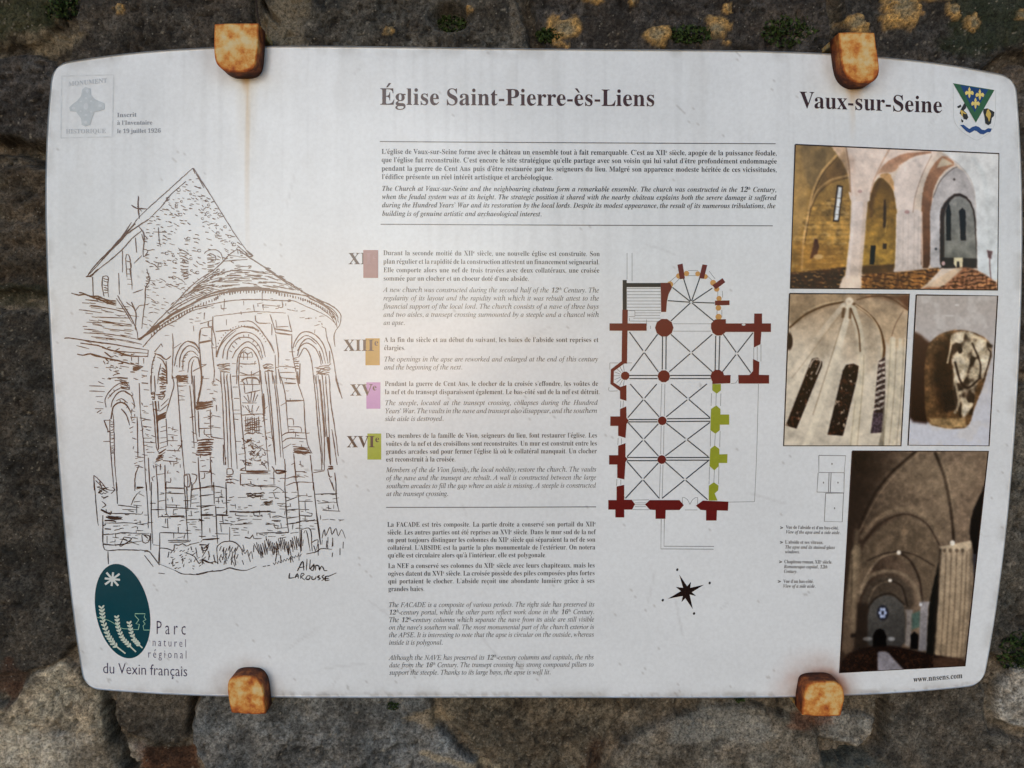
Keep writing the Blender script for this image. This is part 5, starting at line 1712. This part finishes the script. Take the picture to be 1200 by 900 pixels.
ph.curve('930 400 960 500 1000 530 1060 480', 12, (58, 40, 32), .85, 5)
ph.curve('1020 300 1060 400 1060 470', 10, (64, 46, 36), .8, 5)
ph.curve('1105 330 1115 360 1085 470', 8, (70, 50, 40), .8)
ph.curve('930 500 950 600 930 660', 14, (190, 176, 150), .8, 5)
ph.poly('850 560 920 540 940 640 880 660', (52, 36, 30), .85, 12)
ph.poly('800 690 980 690 990 735 900 744 800 722', (180, 152, 108), .85, 10)
ph.noise(.30, 30, 133, cap)
ph.noise(.18, 9, 135, cap)
ph.noise(.07, 12, 134)
ph.ell(940, 100, 12, 6, (216, 214, 212), .7)
ph.ell(900, 155, 26, 5, (204, 202, 200), .7)
ph.build('photograph of a weathered carved stone capital on pale grey')

# side aisle
ph = Photo('aisle', tile(970, 520, 3.2143), 3.2143, '93 28 605 28 517 837 45 863')
t = sstep(60, 420, ph.X)
ph.c = np.array((74, 58, 48)) * (1 - t)[..., None] + np.array((134, 116, 98)) * t[..., None]
ph.poly('300 30 430 30 480 370 430 390 330 270 200 260 130 330 180 180', (128, 112, 94), .7, 30)
ph.curve('330 30 240 110 170 200 110 330', 10, (60, 46, 38), .9, 5)
ph.curve('345 34 255 116 185 205 120 330', 5, (150, 132, 110), .6)
ph.curve('405 35 440 130 465 260 475 372', 11, (66, 52, 44), .9, 4)
ph.curve('418 35 452 130 476 260', 5, (156, 138, 116), .6)
ph.curve('130 350 190 280 290 245 380 280 430 350', 18, (146, 128, 106), .7, 7)
ph.curve('140 365 200 300 290 265 370 300 420 380', 6, (74, 58, 48), .8)
ph.poly('140 370 210 305 290 270 370 310 425 400 415 470 390 590 370 600 330 480 250 410 180 440 130 560 110 600 125 420', (120, 104, 86), .9, 8)
ph.curve('150 440 210 415 268 408 330 420 400 460', 5, (66, 54, 46), .8)
ph.curve('268 410 310 440 345 510 355 590', 8, (70, 56, 48), .85, 4)
ph.curve('268 410 200 430 150 490 120 560', 6, (160, 142, 120), .6)
ph.curve('115 570 160 500 235 480 310 510 350 590', 14, (140, 124, 104), .8, 5)
ph.poly('120 600 150 530 200 498 260 498 310 530 330 600 300 640 290 600 240 565 180 575 150 620', (96, 84, 72), .9, 7)
ph.curve('235 514 280 540 300 610', 6, (60, 50, 44), .85)
ph.curve('235 514 180 540 150 600', 6, (130, 114, 96), .7)
ph.poly('145 770 150 625 180 580 235 566 285 600 292 640 292 770', (104, 102, 98), 1, 4, (78, 76, 74))
ph.curve('150 620 185 578 240 566 288 605', 6, (60, 52, 46), .9)
m = ph.within('90 30 605 30 560 420 420 400 300 480 120 600 90 500', 10)
ph.noise(.16, 14, 146, m)
ph.poly('92 385 128 375 120 560 112 640 100 780 52 800 62 640', (140, 124, 102), .9, 8, (110, 92, 76))
ph.poly('112 600 150 600 148 770 100 790', (62, 50, 42), .85, 8)
ph.ell(207, 637, 21, 28, (44, 46, 60), 1)
for a in range(6):
    ph.ell(207 + 10 * math.cos(a * 1.05), 637 + 15 * math.sin(a * 1.05), 6, 7, (170, 184, 214), .9, .4)
ph.poly('170 770 170 725 182 702 197 696 212 704 220 725 220 775', (16, 14, 14), 1, 3)
ph.ell(150, 735, 18, 8, (150, 150, 150), .7)
ph.ell(240, 735, 14, 8, (160, 162, 166), .7)
ph.poly('292 625 322 625 318 640 312 765 292 760 296 640', (134, 128, 124), 1, 4)
ph.poly('318 640 348 630 346 690 316 700', (70, 110, 106), .7, 5)
ph.poly('312 720 325 708 342 722 340 775 312 772', (20, 18, 20), 1, 3)
ph.poly('382 600 416 450 418 560 404 812 370 800', (34, 34, 30), 1, 4)
ph.poly('345 595 385 595 378 612 372 778 342 782 350 612', (152, 148, 150), 1, 3, (132, 130, 134))
ph.ell(350, 606, 6, 6, (210, 214, 220), .9)
ph.poly('428 395 545 372 536 396 548 480 522 812 398 812 416 600 424 430', (172, 156, 134), 1, 4, (156, 138, 114))
for x in (446, 466, 486, 508, 524):
    ph.curve(f'{x} 410 {x - 8} 600 {x - 22} 806', 5, (120, 104, 86), .75, 3)
ph.poly('424 388 545 364 540 396 432 412', (186, 170, 146), 1, 3)
for x in (440, 462, 486, 508):
    ph.ell(x, 402, 7, 8, (96, 80, 66), .7)
ph.poly('606 110 575 190 540 270 534 350 545 380 552 480 548 640 515 845 540 845 606 140', (30, 24, 26), 1, 4)
ph.poly('545 415 572 415 560 500 550 500', (78, 76, 84), .9, 4)
ph.poly('606 24 606 135 560 215 545 260 560 150', (142, 122, 102), .5, 10)
ph.poly('40 870 60 800 140 765 250 760 420 800 522 812 520 845 45 870', (46, 30, 25), 1, 6)
ph.mix((92, 58, 40), .7 * ph.within('50 860 60 800 180 770 190 860', 5) * sstep(.5, .75, vnoise(ph.X / 7, ph.Y / 4, 141)))
ph.mix((92, 58, 40), .7 * ph.within('225 770 420 800 520 815 520 840 300 855', 5) * sstep(.5, .75, vnoise(ph.X / 7, ph.Y / 4, 142)))
ph.poly('186 782 224 782 292 856 188 862', (142, 140, 148), .95, 4)
ph.poly('395 806 520 806 518 838 400 845', (120, 92, 72), .6, 4)
ph.ell(470, 374, 9, 10, (240, 236, 226), 1)
ph.ell(268, 410, 8, 8, (232, 226, 214), 1)
ph.ell(235, 515, 7, 6, (226, 222, 212), 1)
ph.ell(290, 332, 12, 12, (150, 128, 104), .7)
ph.curve('92 420 90 600', 5, (60, 48, 40), .5)
ph.poly('88 715 108 715 106 730 86 730', (50, 40, 36), .8, 3)
ph.mix((40, 28, 24), .55 * sstep(260, 60, ph.X) * sstep(420, 60, ph.Y))
ph.mix((172, 154, 128), .25 * sstep(.4, .7, fbm(ph.X / 90, ph.Y / 120, 147, 2)) * sstep(200, 420, ph.X) * sstep(420, 200, ph.Y))
ph.curve('110 330 100 500 96 700', 18, (150, 134, 110), .5, 10)
ph.curve('425 400 410 600 398 800', 10, (60, 50, 42), .6, 6)
ph.curve('540 400 535 600 515 806', 12, (120, 106, 90), .7, 7)
ph.blur(1)
ph.c *= 1.02
ph.noise(.14, 24, 143)
ph.noise(.10, 5, 144)
ph.build('dark photograph of a vaulted side aisle with a fluted pier')

# ------------------------------------------------------------------ rusty clips
def clip(front, up, seed, label, top_extra=0.0):
    """front: outline of the tab in photo pixels on the plane of its face; a block that grips the edge, and an arm into the wall"""
    root = empty('clip')
    p = np.array(num(front))
    # round the free end, keep the corners by the fold crisp
    ymid = p[:, 1].mean()
    c = p.copy()
    for _ in range(2):
        q = []
        for i in range(len(c)):
            u, v = c[i], c[(i + 1) % len(c)]
            ku = .25 if (u[1] > ymid) == up else .04
            kv = .25 if (v[1] > ymid) == up else .04
            q += [u * (1 - ku) + v * ku, u * kv + v * (1 - kv)]
        c = np.array(q)
    x, y, z = unproj(c[:, 0], c[:, 1], Y_CLIP)
    ring = np.stack([x, z], -1)
    m = ring.mean(0)
    root.location = (m[0], Y_FRONT, m[1])
    tag(root, label, 'bracket', 'rusty steel clips holding the panel')
    n = len(ring)
    rel = ring - m
    prof = [(0.0, 0.0), (0.35, 0.0), (0.70, 0.0), (0.90, 0.0), (0.955, 0.0001), (0.985, 0.0005), (1.0, 0.0014), (1.0, 0.0024), (1.0, 0.012), (1.0, Y_FRONT - Y_CLIP + 0.0006)]
    vs, fs, cs = [], [], []
    for k, (s, d) in enumerate(prof):
        for i in range(n):
            vs.append((rel[i, 0] * s, Y_CLIP - Y_FRONT + d, rel[i, 1] * s))
            v = (0.0 if up else 0.03) + 0.03 * sstep(.55, .92, s)
            if k in (4, 5):
                v = 0.16
            if k > 5:
                v = (0.16, 0.20, 0.28, 0.50)[k - 6]  # rusty sides, with a dark contact shade painted in where they meet the panel
            # more rust toward the free end
            v += 0.16 * sstep(0.004, 0.024, (-rel[i, 1] if up else rel[i, 1]) * s) * (0.7 if up else 0.4) * (s > .5)
            if not up:
                v += 0.10 * sstep(0.0, 0.02, -rel[i, 1] * s)
            cs.append((v, v, v))
    for k in range(len(prof) - 1):
        for i in range(n):
            j = (i + 1) % n
            fs.append([k * n + i, k * n + j, (k + 1) * n + j, (k + 1) * n + i])
    o = make_mesh('tab', vs, fs, rust_mat(seed), root, np.array(cs), True)
    # arm: flat bar running back over the edge of the panel into the wall
    zt = rel[:, 1].max() if up else rel[:, 1].min()
    near = np.abs(rel[:, 1] - zt) < 0.006
    w0, w1 = rel[near, 0].min() + .0012, rel[near, 0].max() - .0012
    th = 0.0058
    za, zb = (zt - th, zt) if up else (zt, zt + th)
    ya, yb = Y_CLIP - Y_FRONT + 0.004, 0.055
    bev = 0.0008
    prof2 = [(w0 + bev, za), (w1 - bev, za), (w1, za + bev), (w1, zb - bev), (w1 - bev, zb), (w0 + bev, zb), (w0, zb - bev), (w0, za + bev)]
    ny = 14
    vs = [(a + RNG.normal(0, .00012), ya + (yb - ya) * k / (ny - 1), b + RNG.normal(0, .00012)) for k in range(ny) for a, b in prof2]
    fs = [[k * 8 + i, k * 8 + (i + 1) % 8, (k + 1) * 8 + (i + 1) % 8, (k + 1) * 8 + i] for k in range(ny - 1) for i in range(8)] + [list(range(8)), [(ny - 1) * 8 + i for i in range(8)][::-1]]
    make_mesh('arm', vs, fs, rust_mat(seed + 9), root, np.full((len(vs), 3), 0.03))
    return root


clip('251 28 264 27.2 278 27 291 27 302.8 27 302.5 45 301.5 64 299 78 290 84 277 84.5 265 84 253.5 76 250.5 64 250.5 45', True, 1, 'rusty steel clip on the top edge above the pen drawing')
clip('983 38 996 37.4 1012 37.5 1025 38 1027 54 1030 72 1031 87 1024 96 1012 97.4 1001 96.5 990 87 986 72 984 54', True, 2, 'rusty steel clip on the top edge above the town name')
clip('266 806 268 796 276 792.3 288 792 299 793 307 802 309 814 311.5 837 298 837.5 284 836.6 271 835.5 268 820', False, 3, 'rusty steel clip on the bottom edge beside the park logo')
clip('943 812 945 802 954 798.8 966 798.4 979 798.6 988 804 990 818 985.5 839 970 840 955 839.6 940 838 941 824', False, 4, 'rusty steel clip on the bottom edge beside the dark aisle photograph')

# ------------------------------------------------------------------ moss, small plants and a dry stem on the wall
def tuft(x, y, rx, ry, n, label, name='moss_tuft', cat='moss', size=0.006, depth=0.014):
    cx, _, cz = [float(v) for v in unproj(x, y, -0.004)]
    ih = int(np.clip((cz - zs[0]) / SPACING, 3, nz - 4)), int(np.clip((cx - xs[0]) / SPACING, 3, nx - 4))
    yb = -float(np.median(H[ih[0] - 3:ih[0] + 4, ih[1] - 3:ih[1] + 4])) - 0.001
    root = None
    vs, fs = [], []
    for k in range(n):
        r, t = math.sqrt(RNG.random()), RNG.uniform(0, 2 * math.pi)
        px, pz = r * rx * math.cos(t) * .00105, r * ry * math.sin(t) * .00105
        py = -depth * (1 - r * .8) * RNG.uniform(.1, 1) + 0.004
        d = Vector((RNG.normal(), -abs(RNG.normal()) - .3, RNG.normal() + .3)).normalized()
        s = d.cross(Vector((RNG.normal(), RNG.normal(), RNG.normal()))).normalized()
        L = size * RNG.uniform(.5, 1.2)
        c = Vector((px, py, pz))
        nn = d.cross(s) * L * .14
        b = len(vs)
        vs += [c - d * L * .4, c + s * L * .32 + nn, c + d * L * .75, c - s * L * .32 + nn]
        fs.append([b, b + 1, b + 2, b + 3])
    o = make_mesh(name, [tuple(v) for v in vs], fs, M_LEAF)
    o.location = (cx, yb, cz)
    tag(o, label, cat)
    return o


tuft(70, 8, 22, 16, 260, 'dark moss at the top of the brown corner stone beside the big dark stone')
tuft(47, 187, 12, 10, 170, 'dark moss in the open joint beside the monument emblem end of the panel')
tuft(530, 22, 24, 14, 330, 'dark moss filling the hollow in the wall above the panel heading')
tuft(645, 44, 16, 9, 200, 'small moss tuft touching a yellow lichen patch above the panel')
tuft(806, 44, 24, 10, 280, 'low moss tuft between two yellow lichen patches above the panel')
tuft(926, 38, 34, 18, 420, 'spreading dark moss tuft beside the clip above the town name')
tuft(461, 825, 9, 6, 130, 'tiny bright green moss below the lower edge of the panel', size=0.004)
tuft(868, 823, 7, 4, 80, 'speck of green moss under the panel near the clip by the dark photograph', size=0.0035)
tuft(1190, 762, 22, 26, 330, 'leafy dark plant growing beside the pale stone by the web address', 'wall_plant', 'plant', 0.007, 0.02)
cu = num('301 -40 299 -8 301 8 302 18 305 30')
vs, fs = [], []
for k, (a, b) in enumerate(cu):
    x, y, z = [float(v) for v in unproj(a, b, -0.014)]
    for t in range(6):
        vs.append((x + .0011 * math.cos(t * 1.047), y + .0011 * math.sin(t * 1.047), z))
fs = [[k * 6 + i, k * 6 + (i + 1) % 6, k * 6 + 6 + (i + 1) % 6, k * 6 + 6 + i] for k in range(len(cu) - 1) for i in range(6)]
m, nt, b = new_mat('dry_stem')
b.inputs['Base Color'].default_value = (0.03, 0.018, 0.012, 1)
n = nt.nodes.new('ShaderNodeTexNoise')
n.inputs['Scale'].default_value = 300
bp = nt.nodes.new('ShaderNodeBump')
bp.inputs['Distance'].default_value = 0.001
nt.links.new(n.outputs['Fac'], bp.inputs['Height'])
nt.links.new(bp.outputs[0], b.inputs['Normal'])
b.inputs['Roughness'].default_value = 0.85
o = make_mesh('dry_stem', vs, fs, m)
tag(o, 'thin dark dry stem hanging down to the clip above the pen drawing', 'stem')

if FONT_OBJ is not None:
    cd = FONT_OBJ.data
    bpy.data.objects.remove(FONT_OBJ)
    bpy.data.curves.remove(cd)
